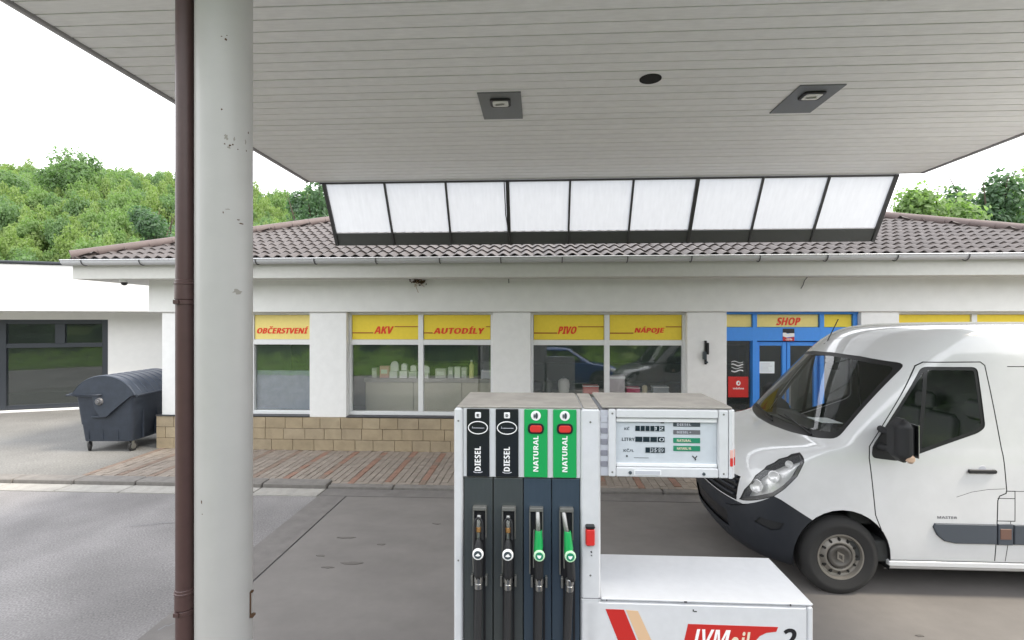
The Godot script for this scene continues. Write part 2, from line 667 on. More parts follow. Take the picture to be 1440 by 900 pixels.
	M.reflector = mat(lin(0.72, 0.72, 0.72), 0.28, {metal = 0.45})
	M.chrome = mat(lin(0.75, 0.75, 0.76), 0.16, {metal = 1.0})
	M.rim = mat(lin(0.36, 0.335, 0.3), 0.5, {metal = 0.45, tex = [grit, 5.0]})
	M.rim_dark = mat(lin(0.15, 0.14, 0.13), 0.5, {metal = 0.4, tex = [grit, 5.0]})
	M.tyre = mat(lin(0.035, 0.034, 0.034), 0.85, {tex = [fine, 4.0]})
	M.amber = mat(lin(0.6, 0.42, 0.3), 0.3)
	M.tail = mat(lin(0.16, 0.09, 0.07), 0.3)
	# bin, left house, trees
	M.bin = mat(lin(0.05, 0.065, 0.095), 0.5, {tex = [blot, 1.5], detail = [fine, 4.0]})
	M.bin_lid = mat(lin(0.085, 0.108, 0.155), 0.42, {tex = [blot, 1.5], detail = [fine, 4.0]})
	M.anthracite = mat(lin(0.035, 0.04, 0.05), 0.4)
	M.house = mat(lin(0.8, 0.79, 0.77), 0.8, {tex = [wear, 0.4], bump = [fine, 0.1]})
	M.bark = mat(lin(0.11, 0.085, 0.06), 0.9, {tex = [grit, 2.0]})
	M.leaves = []
	for c in [[0.092, 0.145, 0.05], [0.074, 0.124, 0.052], [0.116, 0.162, 0.053], [0.045, 0.084, 0.044]]:
		M.leaves.append(mat(lin(c[0], c[1], c[2]), 0.7, {back = lin(c[0] * 2.6, c[1] * 2.8, c[2] * 1.8)}))
	M.grass = mat(lin(0.07, 0.13, 0.03), 0.95, {tex = [grit, 1.0], detail = [blot, 0.2]})
	M.bank_grass = mat(lin(0.2, 0.3, 0.07), 0.95, {tex = [grit, 0.5], detail = [stain, 0.12]})
	M.grass_blade = mat(lin(0.26, 0.38, 0.075), 0.8, {back = lin(0.2, 0.36, 0.06)})
	M.grass_dark = mat(lin(0.06, 0.1, 0.03), 0.8, {back = lin(0.07, 0.14, 0.03)})
	M.car_blue = mat(lin(0.015, 0.07, 0.26), 0.3, {coat = 0.9})
	M.goods = {}

# ---------------------------------------------------------------- the place
func _ready() -> void:
	rng.seed = 20240611
	# camera: 2.5 m above the forecourt, level, three degrees left of square to the shop
	var cam := Camera3D.new()
	cam.name = "camera"
	cam.position = Vector3(0, 2.5, 0)
	cam.rotation_degrees = Vector3(0, 3.0, 0)
	cam.fov = 64.011
	cam.near = 0.05
	cam.far = 900.0
	cam.current = true
	add_child(cam)
	# bright white haze over the whole sky, thin sun from behind right
	var we := WorldEnvironment.new()
	we.name = "world"
	var env := Environment.new()
	env.background_mode = Environment.BG_SKY
	var sm := ProceduralSkyMaterial.new()
	sm.sky_top_color = Color(0.965, 0.975, 1.0)
	sm.sky_horizon_color = Color(1.0, 1.0, 1.0)
	sm.sky_curve = 0.25
	sm.sky_energy_multiplier = 1.0
	sm.ground_bottom_color = Color(0.35, 0.35, 0.33)
	sm.ground_horizon_color = Color(0.6, 0.6, 0.58)
	sm.sun_angle_max = 4.0
	var sky := Sky.new()
	sky.sky_material = sm
	env.sky = sky
	env.background_energy_multiplier = 1.0
	env.tonemap_mode = Environment.TONE_MAPPER_LINEAR
	env.tonemap_exposure = 3.1
	env.sdfgi_enabled = true
	env.ssao_enabled = true
	env.ssil_enabled = true
	we.environment = env
	add_child(we)
	var sun := DirectionalLight3D.new()
	sun.name = "sun"
	sun.light_color = Color(1.0, 0.96, 0.89)
	sun.light_energy = 0.45
	sun.light_angular_distance = 11.0
	sun.shadow_enabled = true
	sun.position = Vector3(10, 30, 15)
	add_child(sun)
	sun.look_at(sun.position + Vector3(-0.55, -0.8, -0.14))

	make_materials()
	build_ground()
	build_hills()
	build_shop()
	build_canopy()
	build_left_house()
	build_column()
	build_dispenser()
	build_van()
	build_bin()
	build_small_things()
	build_goods()
	build_behind()

func build_ground() -> void:
	var g := Geo.new()
	g.qf(Vector3(-400, 0, 400), Vector3(400, 0, 400), Vector3(400, 0, -400), Vector3(-400, 0, -400), Vector3.UP)
	struct("ground", g, M.asphalt, "grey rough asphalt of the forecourt left of the fuel pad")
	# smooth concrete fuel pad and the darker strip round it
	g = Geo.new()
	g.bx(-2.71, 14.0, -0.1, 0.008, -7.1, 2.6)
	struct("fuel_pad", g, M.slab, "smooth brown grey concrete pad under the pump and the van")
	g = Geo.new()
	g.bx(-3.12, -2.728, -0.1, 0.012, -7.1, 2.6)
	g.bx(-3.12, 14.0, -0.1, 0.012, -7.4, -7.112)
	struct("pad_border", g, M.strip, "darker concrete strip bordering the fuel pad")
	g = Geo.new()
	g.bx(-2.729, -2.709, -0.1, 0.004, -7.1, 2.6)
	g.bx(-2.729, 14.0, -0.1, 0.0045, -7.113, -7.099)
	struct("pad_joint", g, M.bar_dark, "dark joint between the fuel pad and its border")
	# light flat gutter stones along the kerb, left of the pad
	var gut := Node3D.new()
	gut.name = "gutter_channel"
	add_child(gut)
	tag(gut, "light concrete gutter stones laid flat along the kerb", "", "", "structure")
	O = Vector3()
	var x := -3.13
	while x > -13.0:
		var w := 0.98
		var b := Geo.new()
		b.box(Vector3(x - w / 2, -0.02, -7.24), Vector3(w - 0.012, 0.072, 0.3), 0.008)
		part(gut, "gutter_stone", b, M.gutter_stone)
		x -= w
	# kerb
	var kb := Node3D.new()
	kb.name = "kerb"
	add_child(kb)
	tag(kb, "low grey concrete kerb in front of the paved walk", "", "", "structure")
	x = -3.13
	while x > -13.0:
		var w := 0.98
		var b := Geo.new()
		b.box(Vector3(x - w / 2, 0.0, -7.53), Vector3(w - 0.008, 0.15, 0.26), 0.02)
		part(kb, "kerb_stone", b, M.kerb)
		x -= w
	x = -3.12
	while x < 12.0:
		var b := Geo.new()
		b.box(Vector3(x + 0.49, -0.01, -7.47), Vector3(0.972, 0.13, 0.13), 0.02)
		part(kb, "kerb_stone", b, M.kerb)
		x += 0.98
	# paved walk in front of the shop: rows of grey setts with red rows between
	var wk := Node3D.new()
	wk.name = "pavement"
	add_child(wk)
	tag(wk, "walk of small grey brown setts with red rows running to the shop", "", "", "structure")
	var bed := Geo.new()
	bed.bx(-7.2, -3.12, -0.1, 0.05, -9.41, -7.665)
	bed.bx(-3.12, 11.0, -0.1, 0.05, -9.41, -7.54)
	part(wk, "paving_bed", bed, M.paver_bed)
	var pm := []
	for k in 3:
		var b := Geo.new()
		b.box(Vector3(), Vector3(0.101 - 0.003 * (k % 2), 0.03, 0.193), 0.007)
		pm.append(b.mesh())
	var stuff := [Geo.new(), Geo.new(), Geo.new(), Geo.new(), Geo.new()]
	var count := 0
	for row in 10:
		var col := 0
		var px := -7.14
		while px < 10.9:
			var z0 := -7.64 if px < -3.15 else -7.52
			var z := z0 - 0.1 - row * 0.198 - (0.099 if col % 2 else 0.0)
			if z > -9.33:
				var red := col % 5 == 0
				var m := (4 if px < -4.2 or rng.randf() < 0.35 else 3) if red else rng.randi() % 3
				var t := Transform3D(Basis.from_euler(Vector3(rng.randf_range(-0.02, 0.02), rng.randf_range(-0.02, 0.02), rng.randf_range(-0.02, 0.02))), Vector3(px, 0.046 + rng.randf_range(-0.003, 0.003), z))
				var seen := px > -6.6 and px < 2.0
				if seen and count < 298 and row < 4:
					piece(wk, "paver", pm[rng.randi() % 3], M.pavers[m], t)
					count += 1
				else:
					stuff[m].box(Vector3(), Vector3(0.1, 0.03, 0.193), 0.0, t)
			px += 0.108
			col += 1
	for k in 5:
		var o := part(wk, "pavers", stuff[k], M.pavers[k])
		o.set_meta("kind", "stuff")
	# concrete yard between the shop and the white house
	g = Geo.new()
	g.bx(-40.0, -7.206, -0.1, 0.055, -40.0, -7.665)
	struct("yard", g, M.yard, "pale sunlit concrete yard beside the shop")
	# oil marks and a crack on the pad
	O = Vector3()
	var oil := Geo.new()
	for s in [[-2.2, -5.75, 0.11, 0.02], [-1.75, -5.6, 0.05, 0.02], [-1.9, -5.15, 0.13, 0.03], [-2.12, -5.05, 0.06, 0.02], [-0.72, -5.75, 0.06, 0.025], [-0.55, -5.85, 0.05, 0.02], [-0.62, -5.1, 0.03, 0.015], [-1.25, -6.2, 0.05, 0.02], [-2.3, -5.3, 0.05, 0.02], [-0.55, -3.75, 0.025, 0.018], [0.6, -6.3, 0.12, 0.03], [4.4, -4.1, 0.04, 0.02], [3.0, -4.2, 0.03, 0.015]]:
		var p := PackedVector2Array()
		for k in 14:
			var a := TAU * k / 14
			var r := rng.randf_range(0.6, 1.2)
			p.append(Vector2(s[0] + cos(a) * s[2] * r, -s[1] + sin(a) * s[3] * r))
		oil.prism(p, 0.006, 0.0125, Transform3D(Basis(Vector3.RIGHT, -PI / 2), Vector3()))
	single("oil_stain", oil, mat(lin(0.11, 0.1, 0.092), 0.6), "dark oil spots on the concrete pad left of the pump", "stain", Vector3(-1.5, 0.012, -5.4), "", "stuff")
	var ck := Geo.new()
	for run in [[-6.9, -4.55, -6.2, -4.75], [-5.0, -5.9, -3.9, -6.3], [-3.05, -3.95, -2.85, -4.3], [-0.9, -6.6, 0.9, -6.75]]:
		var prev := Vector2(run[0], run[1])
		for k in 9:
			var f := (k + 1) / 9.0
			var nx := Vector2(lerpf(run[0], run[2], f), lerpf(run[1], run[3], f)) + Vector2(rng.randf_range(-0.03, 0.03), rng.randf_range(-0.03, 0.03))
			var sd := (nx - prev).normalized().orthogonal() * rng.randf_range(0.003, 0.007)
			var y := 0.0125
			ck.qf(Vector3(prev.x - sd.x, y, prev.y - sd.y), Vector3(nx.x - sd.x, y, nx.y - sd.y), Vector3(nx.x + sd.x, y, nx.y + sd.y), Vector3(prev.x + sd.x, y, prev.y + sd.y), Vector3.UP)
			prev = nx
	single("ground_crack", ck, M.bar_mid, "thin dark cracks running over the grey forecourt", "crack", Vector3(-4.5, 0.0125, -5.2), "", "stuff")
	# island under the pump
	g = Geo.new()
	g.bx(-2.3, 1.75, 0.0, 0.15, -2.95, -1.95, 0.03)
	struct("pump_island", g, M.kerb, "raised concrete island carrying the pump")

# ---------------------------------------------------------------- hills and trees
func hill_height(x: float, z: float) -> float:
	var d := maxf(0.0, -z - 27.0)
	var q := x / maxf(20.0, -z)
	var side := (0.72 + 0.28 * smoothstep(-0.5, -0.98, q)) * smoothstep(0.2, -0.3, q)
	var h := 0.475 * d * (d / (d + 4.0))
	h = minf(h, 26.0 + 0.05 * d)
	return h * (0.05 + 0.95 * side) + sin(x * 0.11 + 1.0) * minf(d * 0.05, 1.0) - 0.3

func crown(seed_: int, r: Vector3, blobs: int, leaves: int, size: float, lumps := 0.42) -> Geo:
	var k := RandomNumberGenerator.new()
	k.seed = seed_
	var g := Geo.new()
	var cs := []
	for i in blobs:
		var d := Vector3(k.randfn(), k.randfn() * 0.9, k.randfn()).normalized()
		var c := d * k.randf_range(0.35, 0.8)
		cs.append([c, k.randf_range(0.65, 1.25) * lumps])
	for i in leaves:
		var b = cs[k.randi() % blobs]
		var d := Vector3(k.randfn(), k.randfn(), k.randfn()).normalized()
		var p: Vector3 = (b[0] + d * b[1] * k.randf_range(0.55, 1.08)) * r
		var nn := (d + Vector3(k.randfn(), k.randfn() + 0.6, k.randfn()) * 0.55).normalized()
		var x := nn.cross(Vector3(k.randfn(), k.randfn(), k.randfn())).normalized()
		var y := nn.cross(x)
		var s := size * k.randf_range(0.6, 1.35)
		var A := p - x * s * 0.5
		var B := p + y * s * 0.3 + nn * s * 0.08
		var C := p + x * s * 0.5
		var D := p - y * s * 0.3 + nn * s * 0.08
		g.tf(A, B, C, nn)
		g.tf(A, C, D, nn)
	return g

func limbs(seed_: int, h: float, r: float, spread: float) -> Geo:
	var k := RandomNumberGenerator.new()
	k.seed = seed_
	var g := Geo.new()
	var pts := [Vector3(), Vector3(k.randf_range(-0.1, 0.1), h * 0.35, k.randf_range(-0.1, 0.1)), Vector3(k.randf_range(-0.2, 0.2), h * 0.7, k.randf_range(-0.2, 0.2))]
	for i in 2:
		g.cyl(pts[i], pts[i + 1], r * (1.0 - 0.35 * i), r * (0.65 - 0.3 * i), 8, false)
	for i in 7:
		var a := TAU * i / 7.0 + k.randf()
		var y := h * k.randf_range(0.35, 0.68)
		var p0 := Vector3(0, y, 0)
		var p1 := Vector3(cos(a) * spread * 0.5, y + h * 0.16, sin(a) * spread * 0.5)
		var p2 := Vector3(cos(a + 0.3) * spread * 0.85, y + h * 0.34, sin(a + 0.3) * spread * 0.85)
		g.cyl(p0, p1, r * 0.4, r * 0.25, 6, false)
		g.cyl(p1, p2, r * 0.25, r * 0.06, 6, false)
	return g

func tree(called: String, label: String, at: Vector3, h: float, r: Vector3, seed_: int, m: Material, blobs: int, leaves: int, size: float, group := "") -> void:
	var t := thing(called, label, "tree", at, group)
	O = Vector3()
	part(t, "trunk", limbs(seed_, h, 0.05 + h * 0.018, r.x * 0.8), M.bark)
	var g := crown(seed_ + 1, r, blobs, leaves, size)
	for i in g.v.size():
		g.v[i].y += h - r.y
	part(t, "crown", g, m)

func build_hills() -> void:
	var rows := []
	for i in 46:
		var line := []
		var z := -24.0 - i * 3.2
		for k in 61:
			var x := -190.0 + k * 6.0
			line.append(Vector3(x, hill_height(x, z), z))
		rows.append(line)
	var g := Geo.new()
	g.surf(rows, 1.0)
	struct("hill", g, M.grass, "green hillside rising behind the buildings")
	# woodland: too dense to count
	var meshes := []
	for k in 3:
		meshes.append(crown(100 + k, Vector3(1, 1, 1), 22, 3200, 0.125, 0.34).mesh())
	var lists := [[], [], []]
	var x := -120.0
	var zz := 0.0
	for row in 26:
		zz = -30.5 - row * 2.25
		x = -118.0
		while x < 14.0:
			var px := x + rng.randf_range(-1.5, 1.5)
			var pz := zz + rng.randf_range(-2.0, 2.0)
			var s := rng.randf_range(0.8, 1.75) * (1.0 + 0.015 * row)
			if absf(px / pz) < 1.5:
				lists[(2 if row < 2 else (rng.randi() % 3 if rng.randf() < 0.75 else rng.randi() % 2))].append(Transform3D(Basis(Vector3.UP, rng.randf() * TAU).scaled(Vector3(s, s * rng.randf_range(1.2, 2.1), s)), Vector3(px, hill_height(px, pz) + s * 1.0, pz)))
			x += rng.randf_range(1.1, 2.2)
	for k in 3:
		var mm := MultiMesh.new()
		mm.transform_format = MultiMesh.TRANSFORM_3D
		mm.mesh = meshes[k]
		mm.instance_count = lists[k].size()
		for i in lists[k].size():
			mm.set_instance_transform(i, lists[k][i])
		var o := MultiMeshInstance3D.new()
		o.name = numbered("woodland")
		o.multimesh = mm
		o.material_override = M.leaves[[0, 2, 1][k]]
		add_child(o)
		tag(o, ["bright green dense woodland covering the hillside", "yellow green bushes among the hillside woodland", "darker green trees among the hillside woodland"][k], "woodland", "", "stuff")
	# slender stems at the wood's lower edge
	var st := Geo.new()
	for i in 70:
		var sx := rng.randf_range(-50.0, -8.0)
		var sz := rng.randf_range(-29.5, -27.5)
		var b := Vector3(sx, hill_height(sx, sz) - 0.2, sz)
		var l := rng.randf_range(3.0, 6.0)
		st.cyl(b, b + Vector3(rng.randf_range(-0.5, 0.5), l, rng.randf_range(-0.5, 0.5)), 0.07, 0.02, 5, false)
	single("sapling_stems", st, M.bark, "thin bare stems at the foot of the hillside wood", "stems", Vector3(-29, 0, -28.5), "", "stuff")
	# trees one can tell apart
	var hh := func(px: float, pz: float) -> Vector3: return Vector3(px, hill_height(px, pz) - 0.2, pz)
	tree("dark_tree", "round dark green tree standing above the wood, just left of the brown downpipe", hh.call(-27.6, -36.0), 9.6, Vector3(2.0, 2.4, 2.0), 301, M.leaves[3], 12, 4200, 0.26)
	tree("tall_tree", "tall pale green tree highest on the hill at the far left", hh.call(-62.0, -66.0), 8.6, Vector3(4.6, 4.0, 4.0), 311, M.leaves[1], 14, 5200, 0.42)
	tree("wide_tree", "wide green tree at the left end of the hilltop beside the tallest tree", hh.call(-74.0, -66.0), 7.6, Vector3(4.6, 4.0, 4.0), 321, M.leaves[1], 13, 4800, 0.42)
	tree("glossy_tree", "dark leafy tree beside the left corner of the forecourt roof", hh.call(-13.9, -30.5), 11.6, Vector3(1.9, 2.6, 1.9), 331, M.leaves[3], 13, 4200, 0.24)
	tree("leafy_tree", "loose bright green tree behind the shop roof right of the white panels", Vector3(20.3, -0.3, -29.0), 10.6, Vector3(2.7, 3.0, 2.4), 341, M.leaves[0], 15, 6500, 0.3)
	tree("grey_green_tree", "grey green tree with sky showing through, second from the right edge", Vector3(28.6, -0.3, -35.0), 13.0, Vector3(2.9, 4.2, 2.6), 351, M.leaves[3], 18, 9000, 0.33)
	tree("bushy_tree", "bushy yellow green tree at the right edge behind the shop roof", Vector3(32.3, -0.3, -35.0), 13.3, Vector3(3.0, 4.9, 2.8), 361, M.leaves[0], 18, 9500, 0.33)
	tree("low_tree", "low tree filling the gap behind the right hip of the shop roof", Vector3(27.5, -0.3, -38.0), 10.4, Vector3(4.6, 3.0, 2.6), 371, M.leaves[1], 17, 8000, 0.33)

# ---------------------------------------------------------------- the shop
var shop: Node3D

func frame_piece(parent: Node, x0: float, x1: float, y0: float, y1: float, z0: float, z1: float, m: Material, called := "frame_bar") -> void:
	var g := Geo.new()
	g.bx(x0, x1, y0, y1, z0, z1, 0.006)
	part(parent, called, g, m)

func sign_text(s: String, w: float, h: float, cx: float, cy: float, z: float, shear := 0.25) -> Geo:
	var g := Geo.new()
	g.text(s, w, h, 0.004, Transform3D(Basis(), Vector3(cx, cy, z)), shear)
	g.text(s, w, h * 0.96, 0.004, Transform3D(Basis(), Vector3(cx + 0.008, cy + 0.002, z - 0.0007)), shear)
	return g

func shop_window(x0: float, x1: float, mids: Array, words: Array, lower := false, pale := false) -> void:
	var w := MeshInstance3D.new()
	var sill := Geo.new()
	sill.bx(x0, x1, 0.68, 0.7, -9.7, -9.385, 0.004)
	w.mesh = sill.mesh(O)
	w.material_override = M.dark_cap
	w.name = "window"
	shop.add_child(w, true)
	var zf := -9.54
	var zb := -9.63
	var f := Geo.new()
	f.bx(x0, x1, 0.702, 0.77, zb, zf, 0.006)
	f.bx(x0, x1, 2.6, 2.645, zb, zf, 0.006)
	f.bx(x0, x0 + 0.05, 0.77, 2.6, zb, zf, 0.006)
	f.bx(x1 - 0.05, x1, 0.77, 2.6, zb, zf, 0.006)
	f.bx(x0 + 0.05, x1 - 0.05, 2.03, 2.13, zb, zf - 0.003, 0.006)
	part(w, "frame", f, M.frame_white)
	var edges := [x0 + 0.05]
	for mx in mids:
		var mg := Geo.new()
		mg.bx(mx - 0.048, mx + 0.048, 0.77, 2.6, zb, zf + 0.003, 0.006)
		part(w, "mullion", mg, M.frame_white)
		edges.append(mx - 0.048)
		edges.append(mx + 0.048)
	edges.append(x1 - 0.05)
	for i in range(0, edges.size(), 2):
		var a: float = edges[i]
		var b: float = edges[i + 1]
		var pane := Geo.new()
		pane.bx(a, b, 0.77, 2.03, -9.592, -9.586)
		part(w, "pane", pane, M.glass)
		var pane2 := Geo.new()
		pane2.bx(a, b, 0.77, 2.03, -9.615, -9.609)
		part(w, "pane", pane2, M.glass)
		if lower:
			var pb := Geo.new()
			pb.bx(a + 0.01, b - 0.01, 0.78, 1.527, -9.65, -9.63, 0.003)
			part(w, "lower_panel", pb, M.glass_blue, "blue grey panel behind the lower half of the glass")
		var tp := Geo.new()
		tp.bx(a + 0.006, b - 0.006, 2.133, 2.597, -9.59, -9.565, 0.004)
		part(w, "fascia_panel", tp, M.yellow_pale if pale else M.yellow)
		var wd = words[i / 2]
		if wd[0] != "":
			var cx := lerpf(a, b, wd[2])
			part(w, "lettering", sign_text(wd[0], wd[1], 0.14, cx, 2.31, -9.561), M.red_print)
			if cx - wd[1] / 2 - a > 0.1:
				part(w, "stripe", Geo.new().bx(a + 0.01, cx - wd[1] / 2 - 0.03, 2.245, 2.268, -9.563, -9.5605), M.red_dark)
			if b - cx - wd[1] / 2 > 0.1:
				part(w, "stripe", Geo.new().bx(cx + wd[1] / 2 + 0.04, b - 0.01, 2.365, 2.383, -9.563, -9.5605), M.red_dark)

func build_shop() -> void:
	shop = thing("shop", "long white one storey filling station shop with yellow window panels and brown tiled hip roof", "shop", Vector3(1.3, 0.06, -9.5))
	# walls
	var g := Geo.new()
	g.bx(-7.2, -6.95, 0.05, 3.3, -19.2, -9.76)
	part(shop, "side_wall", g, M.white_wall)
	g = Geo.new()
	g.bx(9.6, 9.85, 0.05, 3.3, -19.2, -9.76)
	part(shop, "side_wall", g, M.white_wall)
	g = Geo.new()
	g.bx(-6.95, 9.6, 0.05, 3.3, -19.2, -18.95)
	part(shop, "back_wall", g, M.white_wall)
	g = Geo.new()
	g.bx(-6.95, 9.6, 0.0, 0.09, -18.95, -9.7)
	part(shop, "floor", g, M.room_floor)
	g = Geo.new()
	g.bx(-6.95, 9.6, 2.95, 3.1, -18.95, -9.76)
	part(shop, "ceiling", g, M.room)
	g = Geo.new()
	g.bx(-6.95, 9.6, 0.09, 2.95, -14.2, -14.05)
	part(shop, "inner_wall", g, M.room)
	g = Geo.new()
	g.bx(-7.43, 9.95, 2.647, 3.32, -9.76, -9.38, 0.012)
	part(shop, "lintel", g, M.band_wall)
	for p in [[-7.195, -6.6], [-4.31, -3.6], [-0.85, -0.15], [2.68, 3.385], [5.725, 6.38], [9.15, 9.85]]:
		g = Geo.new()
		var low: float = 0.672
		if p[0] > 2.0 and p[0] < 6.0:
			low = 0.06
		g.bx(p[0], p[1], low, 2.647, -9.76, -9.42, 0.01)
		part(shop, "pillar", g, M.white_wall)
	# plinth of tan stone blocks
	for span in [[-7.28, 2.75], [6.1, 9.9]]:
		g = Geo.new()
		g.bx(span[0] + 0.01, span[1], 0.04, 0.67, -9.76, -9.415)
		var pl := part(shop, "plinth", g, M.stone_back)
		for row in 3:
			var y0 := 0.055 + row * 0.207
			var x: float = span[0]
			var first := true
			while x < span[1] - 0.05:
				var w := rng.randf_range(0.33, 0.42)
				if first and row % 2 == 1:
					w *= 0.5
				first = false
				w = minf(w, span[1] - x)
				var b := Geo.new()
				b.box(Vector3(x + w / 2, y0 + 0.1, -9.41 + rng.randf_range(-0.004, 0.003)), Vector3(w - 0.006, 0.201, 0.05), 0.005)
				part(pl, "stone_block", b, M.stones[rng.randi() % 4])
				x += w
	# the plinth's open left end
	g = Geo.new()
	g.bx(-7.29, -6.6, 0.671, 0.695, -9.76, -9.372, 0.004)
	part(shop, "plinth_cap", g, M.dark_cap)
	# windows
	shop_window(-6.6, -4.31, [-5.5], [["", 0.5, 0.5], ["OBČERSTVENÍ", 0.98, 0.5]], true, true)
	shop_window(-3.6, -0.85, [-2.222], [["AKV", 0.34, 0.48], ["AUTODÍLY", 0.94, 0.53]])
	shop_window(-0.15, 2.68, [1.258], [["PIVO", 0.32, 0.48], ["NÁPOJE", 0.52, 0.55]])
	shop_window(6.38, 9.15, [7.75], [["", 0.5, 0.5], ["", 0.9, 0.5]])
	# entrance: blue metal frame, two leaves, side lights
	var en := MeshInstance3D.new()
	en.name = "entrance"
	var b := Geo.new()
	b.bx(3.385, 5.725, 2.605, 2.646, -9.66, -9.5, 0.004)
	b.bx(3.385, 5.725, 2.12, 2.369, -9.66, -9.52, 0.006)
	en.mesh = b.mesh(O)
	en.material_override = M.blue
	shop.add_child(en, true)
	for x in [3.882, 5.065, 5.648]:
		b = Geo.new()
		b.bx(x, x + 0.078, 0.09, 2.605, -9.66, -9.517, 0.006)
		part(en, "post", b, M.blue)
	for s in [[3.388, 3.882, ""], [3.96, 5.065, "SHOP"], [5.143, 5.648, ""]]:
		b = Geo.new()
		b.bx(s[0] + 0.005, s[1] - 0.005, 2.372, 2.602, -9.6, -9.56, 0.004)
		part(en, "fascia_panel", b, M.yellow_pale if s[0] < 4.5 else M.yellow)
		if s[2]:
			part(en, "lettering", sign_text("SHOP", 0.4, 0.14, 4.53, 2.475, -9.556), M.red_print)
	for s in [[3.388, 3.882], [5.143, 5.648]]:
		b = Geo.new()
		b.bx(s[0], s[1], 0.14, 2.12, -9.6, -9.594)
		part(en, "pane", b, M.glass)
		b = Geo.new()
		b.bx(s[0], s[1], 0.09, 0.14, -9.64, -9.55, 0.005)
		part(en, "sill", b, M.blue)
	for s in [[3.965, 4.502], [4.512, 5.06]]:
		var d := MeshInstance3D.new()
		d.name = "door"
		b = Geo.new()
		b.bx(s[0], s[0] + 0.06, 0.1, 2.105, -9.63, -9.57, 0.006)
		b.bx(s[1] - 0.075, s[1], 0.1, 2.105, -9.63, -9.57, 0.006)
		b.bx(s[0] + 0.06, s[1] - 0.075, 2.03, 2.105, -9.63, -9.572, 0.006)
		b.bx(s[0] + 0.06, s[1] - 0.075, 0.1, 0.22, -9.63, -9.572, 0.006)
		d.mesh = b.mesh(O)
		d.material_override = M.blue
		en.add_child(d, true)
		b = Geo.new()
		b.bx(s[0] + 0.06, s[1] - 0.075, 0.22, 2.03, -9.604, -9.598)
		var dp := part(en, "door_pane", b, M.glass)
		b = Geo.new()
		var hx: float = s[1] - 0.04 if s[0] < 4.2 else s[0] + 0.03
		b.cyl(Vector3(hx, 0.95, -9.53), Vector3(hx, 1.35, -9.53), 0.014, 0.014, 10)
		b.cyl(Vector3(hx, 0.98, -9.57), Vector3(hx, 0.98, -9.53), 0.01, 0.01, 8)
		b.cyl(Vector3(hx, 1.32, -9.57), Vector3(hx, 1.32, -9.53), 0.01, 0.01, 8)
		part(en, "handle", b, M.steel)
	b = Geo.new()
	for k in 4:
		var pts := []
		for i in 9:
			pts.append(Vector3(3.53 + i * 0.026, 1.73 - k * 0.055 + sin(i * 0.8 + k) * 0.016, -9.592))
		b.tube(pts, 0.006 + 0.005 * (k % 2), 6)
	part(en, "sticker", b, M.white, "white wavy strokes stuck on the left side light")
	# boxed eaves, gutter
	g = Geo.new()
	g.bx(-8.52, 11.1, 3.25, 3.555, -8.97, -8.935, 0.004)
	g.bx(-8.52, 11.1, 3.25, 3.27, -9.38, -8.97)
	g.bx(-8.52, -8.49, 3.25, 3.45, -19.9, -8.97)
	g.bx(-8.49, -7.2, 3.25, 3.27, -19.9, -9.38)
	g.bx(11.07, 11.1, 3.25, 3.45, -19.9, -8.97)
	g.bx(9.85, 11.07, 3.25, 3.27, -19.9, -9.38)
	part(shop, "eaves_box", g, M.eave)
	var gutter := gutter_run(Vector3(-8.6, 3.575, -8.845), Vector3(11.15, 3.59, -8.845))
	var gp := part(shop, "gutter", gutter, M.zinc)
	var x := -8.2
	while x < 11.0:
		b = Geo.new()
		var pts := []
		for k in 9:
			var a := PI * (1.0 + k / 8.0)
			pts.append(Vector3(x, 3.577 + sin(a) * 0.092, -8.845 - cos(a) * 0.092))
		b.tube(pts, 0.009, 6)
		b.box(Vector3(x, 3.60, -8.90), Vector3(0.02, 0.02, 0.09))
		part(gp, "gutter_bracket", b, M.zinc_dark)
		x += 1.08 + rng.randf_range(-0.05, 0.05)
	# hip roof: deck, tiles laid one by one, ridge caps
	var E0 := Vector3(-8.5, 3.6, -8.88)
	var wX := 19.6
	var dZ := 11.0
	var tp := 0.375
	var hz := dZ / 2
	var A := E0
	var B := E0 + Vector3(wX, 0, 0)
	var C := E0 + Vector3(wX, 0, -dZ)
	var D := E0 + Vector3(0, 0, -dZ)
	var R0 := E0 + Vector3(hz, hz * tp, -hz)
	var R1 := E0 + Vector3(wX - hz, hz * tp, -hz)
	g = Geo.new()
	g.qf(A, B, R1, R0, Vector3(0, 1, 1))
	g.qf(C, D, R0, R1, Vector3(0, 1, -1))
	g.tf(D, A, R0, Vector3(-1, 1, 0))
	g.tf(B, C, R1, Vector3(1, 1, 0))
	g.qf(A, B, C, D, Vector3.DOWN)
	var roof := part(shop, "roof", g, M.dark_void)
	var tl := tile_shape()
	var tmesh := tl.mesh()
	var ang := atan(tp)
	var step := 0.33
	var slope_len := hz / cos(ang)
	var rest := [Geo.new(), Geo.new(), Geo.new()]
	var count := 0
